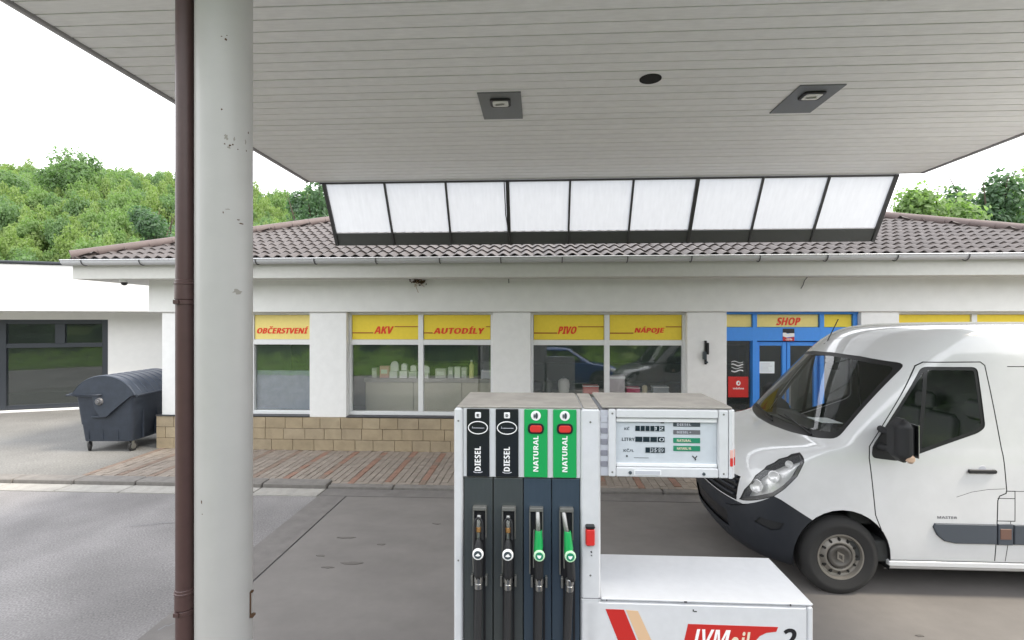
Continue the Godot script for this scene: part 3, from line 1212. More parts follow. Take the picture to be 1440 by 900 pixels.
	for side in 4:
		var along := wX if side % 2 == 0 else dZ
		var org: Vector3 = [A, B, C, D][side]
		var yaw: float = [0.0, PI / 2, PI, -PI / 2][side]
		var bs := Basis(Vector3.UP, yaw)
		for row in int(slope_len / step) + 1:
			var t0 := row * step * cos(ang)
			var cnt := int(along / 0.2)
			for c in cnt:
				var ax := (c + 0.5) * along / cnt
				var tin := t0 + 0.15
				if ax < tin - 0.05 or ax > along - tin + 0.05 or tin > hz:
					continue
				var p := org + bs * Vector3(ax, t0 * tp + 0.02, -t0)
				var lift := Basis(Vector3.RIGHT, ang - 0.045)
				var tr := Transform3D(bs * lift * Basis.from_euler(Vector3(rng.randf_range(-0.01, 0.01), rng.randf_range(-0.015, 0.015), rng.randf_range(-0.012, 0.012))), p)
				var m := rng.randi() % 3
				if side == 0 and count < 296:
					piece(roof, "roof_tile", tmesh, M.tiles[m], Transform3D(tr.basis, tr.origin - O))
					count += 1
				else:
					rest[m].add(tl, tr)
	for k in 3:
		var o := part(roof, "roof_tiles", rest[k], M.tiles[k])
		o.set_meta("kind", "stuff")
	for e in [[A, R0], [B, R1], [C, R1], [D, R0], [R0, R1]]:
		var L: float = e[0].distance_to(e[1])
		var n := int(L / 0.4)
		var dir: Vector3 = (e[1] - e[0]) / L
		for k in n:
			b = Geo.new()
			var p0: Vector3 = e[0] + dir * (k * L / n) + Vector3(0, 0.06, 0)
			b.cyl(p0, p0 + dir * (L / n + 0.03) + Vector3(0, 0.012, 0), 0.105, 0.095, 10, true)
			part(roof, "ridge_cap", b, M.ridge)

func gutter_run(a: Vector3, b: Vector3) -> Geo:
	var rows := []
	var rows2 := []
	for e in [a, b]:
		var line := []
		var line2 := []
		for k in 13:
			var an := PI + PI * k / 12.0
			line.append(e + Vector3(0, sin(an) * 0.084, cos(an) * 0.084))
			line2.append(e + Vector3(0, sin(an) * 0.08, cos(an) * 0.08))
		rows.append(line)
		rows2.append(line2)
	var g := Geo.new()
	g.surf(rows, -1.0)
	g.surf(rows2, 1.0)
	g.tube([a + Vector3(0, 0.002, 0.087), b + Vector3(0, 0.002, 0.087)], 0.011, 8)
	for e in [a, b]:
		g.cyl(e + Vector3(-0.003, -0.036, 0), e + Vector3(0.003, -0.036, 0), 0.036, 0.036, 12)
	return g

func tile_shape() -> Geo:
	var g := Geo.new()
	var rows := []
	for e in [0.03, -0.36]:
		var line := []
		for k in 9:
			var u := k / 8.0
			var y := 0.024 * sin(u * TAU - 0.9) + 0.012
			line.append(Vector3((u - 0.5) * 0.208, y + (0.012 if e > 0 else 0.0), e))
		rows.append(line)
	g.surf(rows, -1.0)
	# the visible lower lip
	for k in 8:
		var p0: Vector3 = rows[0][k]
		var p1: Vector3 = rows[0][k + 1]
		g.qf(p0, p1, p1 - Vector3(0, 0.014, 0), p0 - Vector3(0, 0.014, 0), Vector3(0, 0, 1))
	return g

# ---------------------------------------------------------------- forecourt roof
func build_canopy() -> void:
	var x0 := -3.72
	var x1 := 5.80
	var zb := -8.05
	var zf := -1.5
	var H := 4.73
	var cp := thing("forecourt_roof", "wide flat forecourt roof with grey white boarded underside", "canopy", Vector3(1.0, 4.73, -4.6))
	var g := Geo.new()
	g.bx(x0 + 0.02, x1 - 0.02, H + 0.045, H + 0.36, zb + 0.02, zf - 0.02)
	part(cp, "deck", g, M.gap)
	g = Geo.new()
	g.bx(x0 - 0.03, x0, H - 0.012, H + 0.4, zb - 0.03, zf + 0.03, 0.006)
	g.bx(x1, x1 + 0.03, H - 0.012, H + 0.4, zb - 0.03, zf + 0.03, 0.006)
	g.bx(x0, x1, H - 0.012, H + 0.4, zf, zf + 0.03, 0.006)
	g.bx(x0, x1, H - 0.012, H + 0.4, zb - 0.03, zb, 0.006)
	part(cp, "fascia", g, M.canopy_face)
	g = Geo.new()
	g.bx(x0 + 0.001, x0 + 0.035, H - 0.02, H + 0.03, zb, zf, 0.004)
	g.bx(x1 - 0.035, x1 - 0.001, H - 0.02, H + 0.03, zb, zf, 0.004)
	part(cp, "edge_trim", g, M.canopy_edge)
	var z := zb + 0.001
	var pitch := 0.155
	while z < zf - 0.05:
		var a := x0 + 0.036
		for e in [[a, x1 - 0.036]]:
			var b := Geo.new()
			var dy := rng.randf_range(-0.0015, 0.0015)
			b.box(Vector3((e[0] + e[1]) / 2, H + 0.011 + dy, z + pitch / 2), Vector3(e[1] - e[0], 0.022, pitch - 0.011), 0.004, Transform3D(Basis(), Vector3()))
			part(cp, "soffit_board", b, M.soffits[rng.randi() % 3])
		z += pitch
	g = Geo.new()
	g.cyl(Vector3(1.03, H - 0.006, -4.79), Vector3(1.03, H + 0.004, -4.79), 0.1, 0.1, 28)
	part(cp, "round_opening", g, M.dark_void, "dark round hole in the boarded underside")
	# the sloping row of white panels closing the gap to the shop roof
	var ax := Vector3(1, 0, 0)
	var top := Vector3(0, 4.715, -8.085)
	var bot := Vector3(0, 3.79, -8.66)
	var L := top.distance_to(bot)
	var ay := (top - bot).normalized()
	var az := ax.cross(ay)
	var sc := thing("panel_screen", "row of nine white translucent panels in dark bars sloping from forecourt roof to shop roof", "screen", Vector3(0.97, 3.79, -8.66))
	var xa := -3.46
	var w := 0.988
	var xf := Transform3D(Basis(ax, ay, az), bot)
	for i in 9:
		g = Geo.new()
		var c := Vector3(xa + w * (i + 0.5), L * 0.605, 0)
		var hw := Vector3(w / 2 - 0.012, 0, 0)
		var hh := Vector3(0, L * 0.392, 0)
		g.qf(xf * (c - hw - hh), xf * (c + hw - hh), xf * (c + hw + hh), xf * (c - hw + hh), az)
		part(sc, "panel", g, M.milk)
	for i in 3:
		g = Geo.new()
		g.box(Vector3(xa + w * (i * 3 + 1.5), L * 0.1, 0.004), Vector3(w * 3 - 0.05, L * 0.205, 0.03), 0.004, xf)
		part(sc, "bottom_rail", g, M.bar_grey)
	for i in 10:
		var bw := 0.03
		if i in [0, 3, 6, 9]:
			bw = 0.055
		g = Geo.new()
		g.box(Vector3(xa + w * i, L * 0.5, 0.012), Vector3(bw, L, 0.06), 0.005, xf)
		if i == 3:
			g.tube([xf * Vector3(xa + w * 3 - 0.05, L, 0.05), xf * Vector3(xa + w * 3 - 0.045, L * 0.5, 0.05), xf * Vector3(xa + w * 3 + 0.02, 0.0, 0.05)], 0.008, 6)
		part(sc, "bar", g, M.bar_dark)
	g = Geo.new()
	g.box(Vector3(0.97, L - 0.01, 0.0), Vector3(9.0, 0.03, 0.05), 0.004, xf)
	part(sc, "top_rail", g, M.bar_dark)
	# floodlights let into the underside
	var first := true
	for c in [[-0.39, "square grey floodlight in the forecourt roof, above the pump"], [2.69, "square grey floodlight in the forecourt roof, above the white van"]]:
		var t := thing("ceiling_light", c[1], "light fitting", Vector3(c[0], 4.73, -5.32), "floodlights in the forecourt roof")
		var X: float = c[0]
		g = Geo.new()
		g.bx(X - 0.215, X + 0.215, 4.718, 4.733, -5.645, -4.99, 0.004)
		part(t, "plate", g, mat(lin(0.18, 0.19, 0.195), 0.4, {metal = 0.3, tex = [tex.wear, 2.0]}) if first else M.plate2)
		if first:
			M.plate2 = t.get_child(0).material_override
		first = false
		g = Geo.new()
		var fr := rounded(rect(X - 0.105, X + 0.105, 5.105, 5.29), 0.04)
		g.prism(PackedVector2Array(fr), 0.0, 0.02, Transform3D(Basis(Vector3.RIGHT, Vector3(0, 0, -1), Vector3(0, -1, 0)), Vector3(0, 4.719, 0)), 0.006)
		part(t, "lamp_frame", g, M.black)
		g = Geo.new()
		g.prism(PackedVector2Array(rounded(rect(X - 0.08, X + 0.08, 5.13, 5.265), 0.03)), 0.0, 0.004, Transform3D(Basis(Vector3.RIGHT, Vector3(0, 0, -1), Vector3(0, -1, 0)), Vector3(0, 4.70, 0)), 0.001)
		part(t, "lamp_glass", g, mat(lin(0.62, 0.62, 0.58), 0.1, {coat = 1.0}))
		g = Geo.new()
		g.cyl(Vector3(X - 0.05, 4.693, -5.21), Vector3(X + 0.04, 4.693, -5.195), 0.009, 0.009, 8)
		part(t, "bulb", g, M.steel)

# ---------------------------------------------------------------- the white house on the left
func build_left_house() -> void:
	var at := Vector3(-14.2, 0.05, -12.78)
	var e := Vector3(0.921, 0, -0.39).normalized()
	var nn := Vector3(-e.z, 0, e.x)
	var xf := Transform3D(Basis(e, Vector3.UP, nn), at)
	var t := thing("white_house", "flat roofed white building with dark framed windows at the left edge", "house", at)
	var g := Geo.new()
	# the wall round the window band
	g.add(Geo.new().bx(2.36, 9.5, 0.0, 2.66, -0.3, 0.0), xf)
	g.add(Geo.new().bx(-9.0, 2.36, 2.46, 2.66, -0.3, 0.0), xf)
	g.add(Geo.new().bx(-9.0, 2.36, 0.0, 0.05, -0.3, 0.0), xf)
	g.add(Geo.new().bx(9.2, 9.5, 0.0, 2.66, -9.0, -0.3), xf)
	g.add(Geo.new().bx(-9.0, 9.2, 0.0, 2.66, -9.0, -8.7), xf)
	part(t, "wall", g, M.house)
	g = Geo.new()
	g.add(Geo.new().bx(-9.0, 9.6, 2.662, 3.88, -9.0, 0.85, 0.03), xf)
	part(t, "upper_storey", g, M.house)
	g = Geo.new()
	g.add(Geo.new().bx(-9.05, 9.65, 3.882, 3.95, -9.05, 0.9, 0.02), xf)
	part(t, "roof_coping", g, M.anthracite)
	g = Geo.new()
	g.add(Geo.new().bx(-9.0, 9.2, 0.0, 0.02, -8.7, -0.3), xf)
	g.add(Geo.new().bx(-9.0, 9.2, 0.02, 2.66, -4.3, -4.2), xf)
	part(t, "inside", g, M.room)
	for bay in 3:
		var x1 := 2.36 - bay * 2.4
		var x0 := x1 - 2.4
		var w := MeshInstance3D.new()
		w.name = "window"
		g = Geo.new()
		g.add(Geo.new().bx(x0, x0 + 0.16, 0.05, 2.46, -0.14, -0.02, 0.006), xf)
		g.add(Geo.new().bx(x1 - 0.14, x1, 0.05, 2.46, -0.14, -0.02, 0.006), xf)
		g.add(Geo.new().bx(x0 + 0.16, x1 - 0.14, 2.34, 2.46, -0.14, -0.025, 0.006), xf)
		g.add(Geo.new().bx(x0 + 0.16, x1 - 0.14, 1.7, 1.82, -0.14, -0.025, 0.006), xf)
		g.add(Geo.new().bx(x0 + 0.16, x1 - 0.14, 0.05, 0.17, -0.14, -0.025, 0.006), xf)
		g.add(Geo.new().bx(x0 + 1.2, x0 + 1.42, 1.82, 2.34, -0.14, -0.022, 0.006), xf)
		w.mesh = g.mesh(O)
		w.material_override = M.anthracite
		t.add_child(w, true)
		for p in [[x0 + 0.16, x1 - 0.14, 0.17, 1.7], [x0 + 0.16, x0 + 1.2, 1.82, 2.34], [x0 + 1.42, x1 - 0.14, 1.82, 2.34]]:
			g = Geo.new()
			g.add(Geo.new().bx(p[0], p[1], p[2], p[3], -0.085, -0.079), xf)
			part(w, "pane", g, M.glass)
	g = Geo.new()
	g.add(Geo.new().bx(-9.0, 2.4, 0.0, 0.045, 0.0, 0.08, 0.005), xf)
	part(t, "window_sill", g, M.white)

# ---------------------------------------------------------------- column and downpipe
func build_column() -> void:
	var c := Vector3(-1.7406, 0, -2.75)
	var r := 0.1425
	var t := thing("column", "round white steel column with rust spots beside a brown downpipe", "column", c + Vector3(0, 0.15, 0))
	var g := Geo.new()
	g.cyl(c + Vector3(0, 0.15, 0), c + Vector3(0, 4.731, 0), r, r, 64)
	part(t, "shaft", g, M.column)
	g = Geo.new()
	g.cyl(c + Vector3(0, 0.15, 0), c + Vector3(0, 0.18, 0), 0.24, 0.24, 32, true, 0.006)
	part(t, "base_plate", g, M.column)
	var view := atan2(2.75, 1.7406)   # towards the forecourt side that is looked at
	var place := func(px: float, py: float) -> Transform3D:
		var a := view - asin(clampf((px - 315.5) / 41.5, -0.99, 0.99))
		var o := Vector3(cos(a), 0, sin(a))
		return Transform3D(Basis(Vector3(o.z, 0, -o.x), Vector3.UP, o), c + Vector3(0, 2.5 + (450 - py) / 720.0 * 2.7, 0) + o * r)
	for s in [[318, 53, 0.007, 0.006], [312, 50, 0.004, 0.003], [319, 47, 0.004, 0.002], [312, 153, 0.004, 0.005], [316, 201, 0.004, 0.004], [323, 202, 0.006, 0.005], [327, 200, 0.004, 0.004], [334, 205, 0.003, 0.004], [346, 203, 0.003, 0.004], [349, 175, 0.003, 0.008], [339, 311, 0.014, 0.004], [335, 306, 0.008, 0.003], [314, 298, 0.003, 0.006], [285, 706, 0.003, 0.012], [286, 723, 0.003, 0.002]]:
		var p := PackedVector2Array()
		for k in 10:
			var a := TAU * k / 10
			var f := rng.randf_range(0.6, 1.25)
			p.append(Vector2(cos(a) * s[2] * f, sin(a) * s[3] * f))
		g = Geo.new()
		g.prism(p, -0.004, 0.001, place.call(s[0], s[1]))
		part(t, "rust_spot", g, M.rust)
	for s in [[318, 191, 0.011, 0.016], [329, 192, 0.007, 0.013], [345, 190, 0.006, 0.015], [322, 205, 0.01, 0.007], [333, 409, 0.025, 0.016], [320, 293, 0.012, 0.004]]:
		var p := PackedVector2Array()
		for k in 14:
			var a := TAU * k / 14
			var f := rng.randf_range(0.45, 1.2)
			p.append(Vector2(cos(a) * s[2] * f, sin(a) * s[3] * f))
		g = Geo.new()
		g.prism(p, -0.008, 0.0006, place.call(s[0], s[1]))
		part(t, "paint_scuff", g, M.scuff)
	# small rusty bracket low on the right
	g = Geo.new()
	var bx: Transform3D = place.call(351.5, 870)
	g.box(Vector3(0, 0.0, 0.003), Vector3(0.006, 0.135, 0.008), 0.001, bx)
	g.box(Vector3(0.008, 0.068, 0.008), Vector3(0.018, 0.012, 0.012), 0.002, bx)
	g.box(Vector3(0.01, -0.066, 0.01), Vector3(0.034, 0.014, 0.018), 0.002, bx)
	part(t, "bracket", g, M.rust)
	# downpipe
	var d := Vector3(-1.93, 0, -2.70)
	t = thing("downpipe", "dark brown rain downpipe running down the left side of the white column", "pipe", d + Vector3(0, 0.15, 0))
	g = Geo.new()
	g.cyl(d + Vector3(0, 0.15, 0), d + Vector3(0, 4.731, 0), 0.046, 0.046, 32)
	part(t, "pipe", g, M.pipe)
	for y in [2.66, 0.98]:
		g = Geo.new()
		g.cyl(d + Vector3(0, y - 0.05, 0), d + Vector3(0, y + 0.06, 0), 0.0505, 0.0495, 32, true, 0.004)
		g.cyl(d + Vector3(0, y + 0.03, 0), d + Vector3(0, y + 0.045, 0), 0.053, 0.053, 32, true, 0.004)
		part(t, "socket_joint", g, M.pipe)
		g = Geo.new()
		g.cyl(d + Vector3(0, y - 0.075, 0), d + Vector3(0, y - 0.052, 0), 0.0515, 0.0515, 32, true, 0.002)
		g.box(d + Vector3(-0.012, y - 0.063, 0.052), Vector3(0.03, 0.022, 0.016), 0.002)
		g.box(d + Vector3(0.06, y - 0.063, -0.01), Vector3(0.05, 0.018, 0.012), 0.002)
		part(t, "pipe_clip", g, M.pipe)

# ---------------------------------------------------------------- the pump
func build_dispenser() -> void:
	var zf := -2.22
	var zb := -2.64
	var t := thing("fuel_pump", "white four hose fuel pump numbered 2 with display head and low cabinet", "fuel pump", Vector3(0.39, 0.15, -2.43))
	var g := Geo.new()
	g.bx(-0.3716, -0.331, 0.15, 2.118, zb, zf, 0.012)
	g.bx(0.1795, 0.2665, 0.15, 2.118, zb, zf, 0.012)
	g.bx(-0.332, 0.181, 0.15, 2.112, zb, zf - 0.07, 0.006)
	part(t, "housing", g, M.pump_white)
	g = Geo.new()
	g.bx(-0.332, 0.181, 1.812, 2.117, zf - 0.071, zf - 0.012, 0.004)
	part(t, "header_board", g, M.pump_white)
	g = Geo.new()
	g.bx(-0.36, 0.186, 2.113, 2.126, zb - 0.005, zf - 0.008, 0.006)
	part(t, "top_cover", g, M.pump_lid, "dusty grey beige top cover")
	g = Geo.new()
	g.bx(0.192, 0.258, 2.113, 2.124, zb - 0.005, zf - 0.006, 0.005)
	part(t, "top_cover", g, M.pump_lid)
	# the four product boards
	var cols := [[-0.315, -0.2155, M.pump_black, "DIESEL"], [-0.188, -0.0885, M.pump_black, "DIESEL"], [-0.064, 0.038, M.pump_green, "NATURAL"], [0.0615, 0.163, M.pump_green, "NATURAL"]]
	for i in 4:
		var c = cols[i]
		var cx: float = (c[0] + c[1]) / 2
		g = Geo.new()
		g.bx(c[0], c[1], 1.816, 2.112, zf - 0.013, zf - 0.004, 0.003)
		var b := part(t, "product_board", g, c[2], "%s product board with upright white lettering" % ("black" if i < 2 else "green"))
		g = Geo.new()
		if i < 2:
			g.prism(PackedVector2Array(rounded(rect(cx - 0.013, cx + 0.013, 2.072, 2.098), 0.005)), 0, 0.004, Transform3D(Basis(), Vector3(0, 0, zf - 0.006)), 0.001)
		else:
			g.prism(ellipse(cx, 2.085, 0.0215, 0.0215, 24), 0, 0.004, Transform3D(Basis(), Vector3(0, 0, zf - 0.006)), 0.001)
		var bg := part(b, "badge", g, M.white)
		g = Geo.new()
		if i < 2:
			g.text("D" if i else "E", 0.011, 0.011, 0.003, Transform3D(Basis(), Vector3(cx, 2.085, zf - 0.001)))
			part(b, "badge_mark", g, M.black)
		else:
			g.prism(ellipse(cx + 0.003, 2.085, 0.006, 0.013, 14), 0, 0.003, Transform3D(Basis(), Vector3(0, 0, zf - 0.003)))
			g.prism(ellipse(cx - 0.007, 2.084, 0.003, 0.01, 12), 0, 0.003, Transform3D(Basis(), Vector3(0, 0, zf - 0.003)))
			part(b, "badge_mark", g, M.bar_slate)
		# oval push button
		g = Geo.new()
		if i < 2:
			var pts := []
			for k in 37:
				var a := TAU * k / 36.0
				pts.append(Vector3(cx + cos(a) * 0.042, 2.03 + sin(a) * 0.027, zf - 0.003))
			g.tube(pts, 0.0022, 6, false)
			part(b, "oval_ring", g, M.white)
			g = Geo.new()
			g.prism(ellipse(cx, 2.03, 0.039, 0.024, 24), 0, 0.003, Transform3D(Basis(), Vector3(0, 0, zf - 0.005)), 0.001)
			part(b, "push_button", g, M.pump_black)
			g = Geo.new()
			g.bx(cx - 0.026, cx + 0.028, 2.028, 2.0305, zf - 0.003, zf - 0.0012)
			g.text("L", 0.004, 0.008, 0.002, Transform3D(Basis(), Vector3(cx - 0.022, 2.033, zf - 0.001)))
			part(b, "button_mark", g, M.stripe_b)
		else:
			g.prism(PackedVector2Array(rounded(rect(cx - 0.035, cx + 0.035, 2.006, 2.052), 0.023, 6)), 0, 0.006, Transform3D(Basis(), Vector3(0, 0, zf - 0.006)), 0.002)
			part(b, "button_surround", g, M.black)
			g = Geo.new()
			g.prism(PackedVector2Array(rounded(rect(cx - 0.026, cx + 0.027, 2.013, 2.044), 0.015, 6)), 0, 0.008, Transform3D(Basis(), Vector3(0, 0, zf - 0.003)), 0.003)
			part(b, "push_button", g, M.red)
		# lettering that reads upwards
		g = Geo.new()
		var up := Basis(Vector3(0, 1, 0), Vector3(-1, 0, 0), Vector3(0, 0, 1))
		if i < 2:
			g.text(c[3], 0.106, 0.026, 0.003, Transform3D(up, Vector3(cx - 0.001, 1.895, zf - 0.003)))
		else:
			g.text(c[3], 0.155, 0.022, 0.003, Transform3D(up, Vector3(cx, 1.92, zf - 0.003)))
		part(b, "lettering", g, M.white)
		if i < 2:
			g = Geo.new()
			g.tube([Vector3(cx - 0.02, 1.838, zf - 0.003), Vector3(cx - 0.01, 1.834, zf - 0.003), Vector3(cx + 0.01, 1.834, zf - 0.003), Vector3(cx + 0.02, 1.838, zf - 0.003)], 0.0018, 5)
			part(b, "arc_mark", g, M.stripe_b)
	# the four nozzle bays
	var xs := [-0.3305, -0.2, -0.0675, 0.0555, 0.179]
	var nx := [-0.259, -0.132, 0.001, 0.131]
	for i in 4:
		g = Geo.new()
		g.bx(xs[i] + 0.001, xs[i + 1] - 0.001, 0.16, 1.81, zf - 0.06, zf - 0.014, 0.004)
		var bay := part(t, "nozzle_bay", g, M.bay_grey if i < 2 else M.bay_blue)
		var X: float = nx[i]
		# boot: lip, side rails, dark back
		g = Geo.new()
		var lx := X + (0.002 if i < 2 else -0.012)
		g.bx(lx - 0.03, lx + 0.03, 1.672, 1.69, zf - 0.015, zf + 0.012, 0.003)
		g.bx(lx - 0.031, lx - 0.024, 1.40, 1.675, zf - 0.015, zf + 0.004, 0.002)
		g.bx(lx + 0.024, lx + 0.03, 1.55, 1.675, zf - 0.015, zf + 0.004, 0.002)
		part(bay, "nozzle_boot", g, M.steel_dull)
		g = Geo.new()
		g.bx(lx - 0.024, lx + 0.024, 1.36, 1.672, zf - 0.0145, zf - 0.008)
		part(bay, "boot_recess", g, M.black)
		# nozzle hung in its boot
		var z0 := zf + 0.03
		var grip: Material = M.black_soft if i < 2 else M.pump_green
		var nz := MeshInstance3D.new()
		nz.name = "nozzle"
		var tilt := 0.012 if i == 3 else 0.0
		g = Geo.new()
		# valve body from the disc down to the swivel
		var rows := []
		for s in [[1.562, 0.009, 0.012], [1.55, 0.0135, 0.018], [1.53, 0.018, 0.024], [1.50, 0.0215, 0.027], [1.47, 0.020, 0.026], [1.44, 0.0185, 0.022], [1.41, 0.018, 0.02], [1.392, 0.0165, 0.0175], [1.39, 0.0, 0.0]]:
			var ring := []
			for k in 20:
				var a := TAU * k / 20
				ring.append(Vector3(X - tilt * (s[0] - 1.5) * 6.0 + cos(a) * s[1], s[0], z0 + sin(a) * s[2]))
			rows.append(ring)
		g.surf(rows, 1.0, true)
		nz.mesh = g.mesh(O)
		nz.material_override = M.black_soft
		t.add_child(nz, true)
		g = Geo.new()
		if i < 2:
			# dark guard arch
			var pts := []
			for k in 15:
				var a := PI * k / 14.0
				pts.append(Vector3(X + cos(a) * 0.0165, 1.62 + sin(a) * 0.03, z0 + 0.004))
			pts.push_front(Vector3(X + 0.0175, 1.56, z0 + 0.004))
			pts.append(Vector3(X - 0.0185, 1.51, z0 + 0.004))
			g.tube(pts, 0.0055, 8)
			part(nz, "guard", g, M.black_soft)
			g = Geo.new()
			g.tube([Vector3(X, 1.555, z0 - 0.005), Vector3(X, 1.60, z0 - 0.008), Vector3(X - 0.001, 1.65, z0 - 0.03)], 0.0095, 12)
			part(nz, "spout", g, M.steel)
			g = Geo.new()
			g.cyl(Vector3(X + 0.001, 1.588, z0 - 0.004), Vector3(X + 0.001, 1.608, z0 - 0.006), 0.0125, 0.0125, 14, true, 0.002)
			part(nz, "collar", g, M.brass)
		else:
			var hx := X - 0.004 - tilt * 0.5
			g.tube([Vector3(hx, 1.58, z0 - 0.002), Vector3(hx - tilt * 0.6, 1.62, z0 - 0.004), Vector3(hx - 0.002 - tilt, 1.668, z0 - 0.03)], 0.0105, 12)
			part(nz, "spout", g, M.steel)
			g = Geo.new()
			rows = []
			for s in [[1.602, 0.011, 0.013], [1.60, 0.0145, 0.017], [1.56, 0.0175, 0.022], [1.52, 0.0205, 0.028], [1.508, 0.0205, 0.029]]:
				var ring := []
				for k in 20:
					var a := TAU * k / 20
					ring.append(Vector3(X - 0.002 - tilt * (s[0] - 1.5) * 6.0 + cos(a) * s[1], s[0], z0 + sin(a) * s[2]))
				rows.append(ring)
			g.surf(rows, 1.0, true)
			part(nz, "grip_cover", g, M.pump_green)
		g = Geo.new()
		g.tube([Vector3(X - 0.021, 1.60, z0 - 0.012), Vector3(X - 0.0235, 1.52, z0 - 0.006), Vector3(X - 0.0225, 1.44, z0 - 0.006)], 0.0035, 8)
		part(nz, "lever", g, M.steel_dull)
		g = Geo.new()
		g.cyl(Vector3(X + 0.001, 1.506, z0 + 0.02), Vector3(X + 0.001, 1.506, z0 + 0.034), 0.0235, 0.0235, 28, true, 0.003)
		var disc := part(nz, "disc", g, M.white if i < 2 else mat(lin(0.5, 0.75, 0.5), 0.5))
		g = Geo.new()
		g.cyl(Vector3(X + 0.001, 1.506, z0 + 0.0335), Vector3(X + 0.001, 1.506, z0 + 0.0352), 0.0165, 0.0165, 24)
		part(nz, "disc_face", g, M.bar_slate if i < 2 else M.bar_green)
		g = Geo.new()
		g.prism(pv([-0.011, -0.003, -0.003, 0.004, 0.002, 0.007, 0.011, -0.003, 0.0, -0.006]) if i < 2 else pv([-0.009, 0.004, 0.009, 0.004, 0.007, -0.004, 0.0, -0.010, -0.007, -0.004]), 0, 0.0015, Transform3D(Basis(), Vector3(X + 0.001, 1.506, z0 + 0.0348)))
		part(nz, "disc_mark", g, M.white)
		# swivel and hose
		g = Geo.new()
		g.cyl(Vector3(X, 1.372, z0), Vector3(X, 1.40, z0), 0.0185, 0.0185, 8, true, 0.003)
		g.cyl(Vector3(X, 1.345, z0), Vector3(X, 1.372, z0), 0.0165, 0.0165, 20, true, 0.003)
		part(nz, "swivel", g, M.steel)
		g = Geo.new()
		var hp := []
		for k in 12:
			var f := k / 11.0
			hp.append(Vector3(X - 0.008 * sin(f * 2.0) * (1.0 if i != 3 else 2.6), 1.36 - f * 0.95, z0 - 0.004 - 0.008 * f))
		g.tube(hp, 0.0165, 16)
		part(t, "hose", g, M.rubber)
		g = Geo.new()
		for sd in [-1.0, 1.0]:
			if i != 3 or sd < 0:
				part(bay, "hose_clip", Geo.new().box(Vector3(X + sd * 0.031, 1.3675, zf - 0.0025), Vector3(0.01, 0.045, 0.025), 0.002), M.steel_dull)
		g = Geo.new()
		g.bx(X - 0.026, X - 0.0178, 0.4, 1.372, zf - 0.0145, zf - 0.008)
		g.bx(X + 0.0178, X + 0.026, 0.4, 1.372, zf - 0.0145, zf - 0.008)
		part(bay, "hose_slot", g, M.black)
	# red key box on the right post
	g = Geo.new()
	g.bx(0.2, 0.239, 1.533, 1.605, zf - 0.004, zf + 0.022, 0.006)
	var rb := part(t, "key_box", g, M.red, "small red box with black top on the right post")
	g = Geo.new()
	g.bx(0.1995, 0.2395, 1.606, 1.622, zf - 0.004, zf + 0.023, 0.005)
	part(rb, "key_box_top", g, M.black)
	g = Geo.new()
	g.tube([Vector3(0.224, 1.505, zf), Vector3(0.227, 1.498, zf + 0.001)], 0.003, 6)
	g.tube([Vector3(0.224, 1.488, zf), Vector3(0.229, 1.484, zf + 0.001)], 0.002, 6)
	part(t, "keyhole", g, M.black)
	g = Geo.new()
	g.bx(0.18, 0.2668, 1.30, 1.3025, zf - 0.005, zf + 0.0006)
	part(t, "joint", g, M.bar_mid)
	# grey striped strip between post and head
	g = Geo.new()
	g.bx(0.267, 0.299, 1.826, 2.11, zb + 0.03, zf - 0.016)
	var sp := part(t, "strip_board", g, M.stripe_b)
	for k in 5:
		g = Geo.new()
		var y := 1.865 + k * 0.048
		g.bx(0.2685, 0.2965, y, y + 0.024, zf - 0.017, zf - 0.0135, 0.001)
		part(sp, "strip_band", g, M.stripe_a if k < 4 else M.stripe_b)
	# display head
	g = Geo.new()
	var hp2 := PackedVector2Array()
	var outline := [Vector2(0.298, zb), Vector2(0.80, zb), Vector2(0.838, zb + 0.06), Vector2(0.838, zf - 0.02), Vector2(0.82, zf), Vector2(0.298, zf)]
	# the head is a ring round the display opening: four boxes and a back
	g.bx(0.299, 0.332, 1.826, 2.116, zf - 0.06, zf, 0.005)
	g.bx(0.332, 0.764, 2.079, 2.116, zf - 0.06, zf, 0.005)
	g.bx(0.332, 0.764, 1.826, 1.867, zf - 0.06, zf, 0.005)
	g.bx(0.764, 0.806, 1.826, 2.116, zf - 0.06, zf, 0.005)
	g.bx(0.299, 0.806, 1.826, 2.116, zb, zf - 0.062, 0.006)
	for p in outline:
		hp2.append(Vector2(p.x, -p.y))
	var side := pv([0.8065, -zf + 0.0005, 0.82, -zf + 0.001, 0.838, -zf + 0.024, 0.838, -zb - 0.06, 0.8065, -zb - 0.005])
	g.prism(side, 1.826, 2.116, Transform3D(Basis(Vector3.RIGHT, Vector3(0, 0, -1), Vector3(0, 1, 0)), Vector3()), 0.004)
	var head := part(t, "display_head", g, M.pump_white)
	g = Geo.new()
	g.bx(0.272, 0.826, 2.1175, 2.129, zb - 0.01, zf - 0.012, 0.006)
	part(head, "head_cover", g, M.pump_lid)
	g = Geo.new()
	g.bx(0.333, 0.763, 1.868, 2.078, zf - 0.06, zf - 0.022)
	part(head, "display", g, M.lcd)
	g = Geo.new()
	g.bx(0.334, 0.762, 2.06, 2.0775, zf - 0.0225, zf - 0.012, 0.002)
	g.bx(0.334, 0.762, 1.8685, 1.882, zf - 0.0225, zf - 0.012, 0.002)
	part(head, "display_rail", g, M.frame_white)
	var D := Transform3D(Basis(), Vector3(0, 0, zf - 0.0225))
	var px2 := func(px: float) -> float: return 0.33 + (px - 866.0) * 0.0030
	var py2 := func(py: float) -> float: return 2.078 - (py - 588.0) * 0.00296
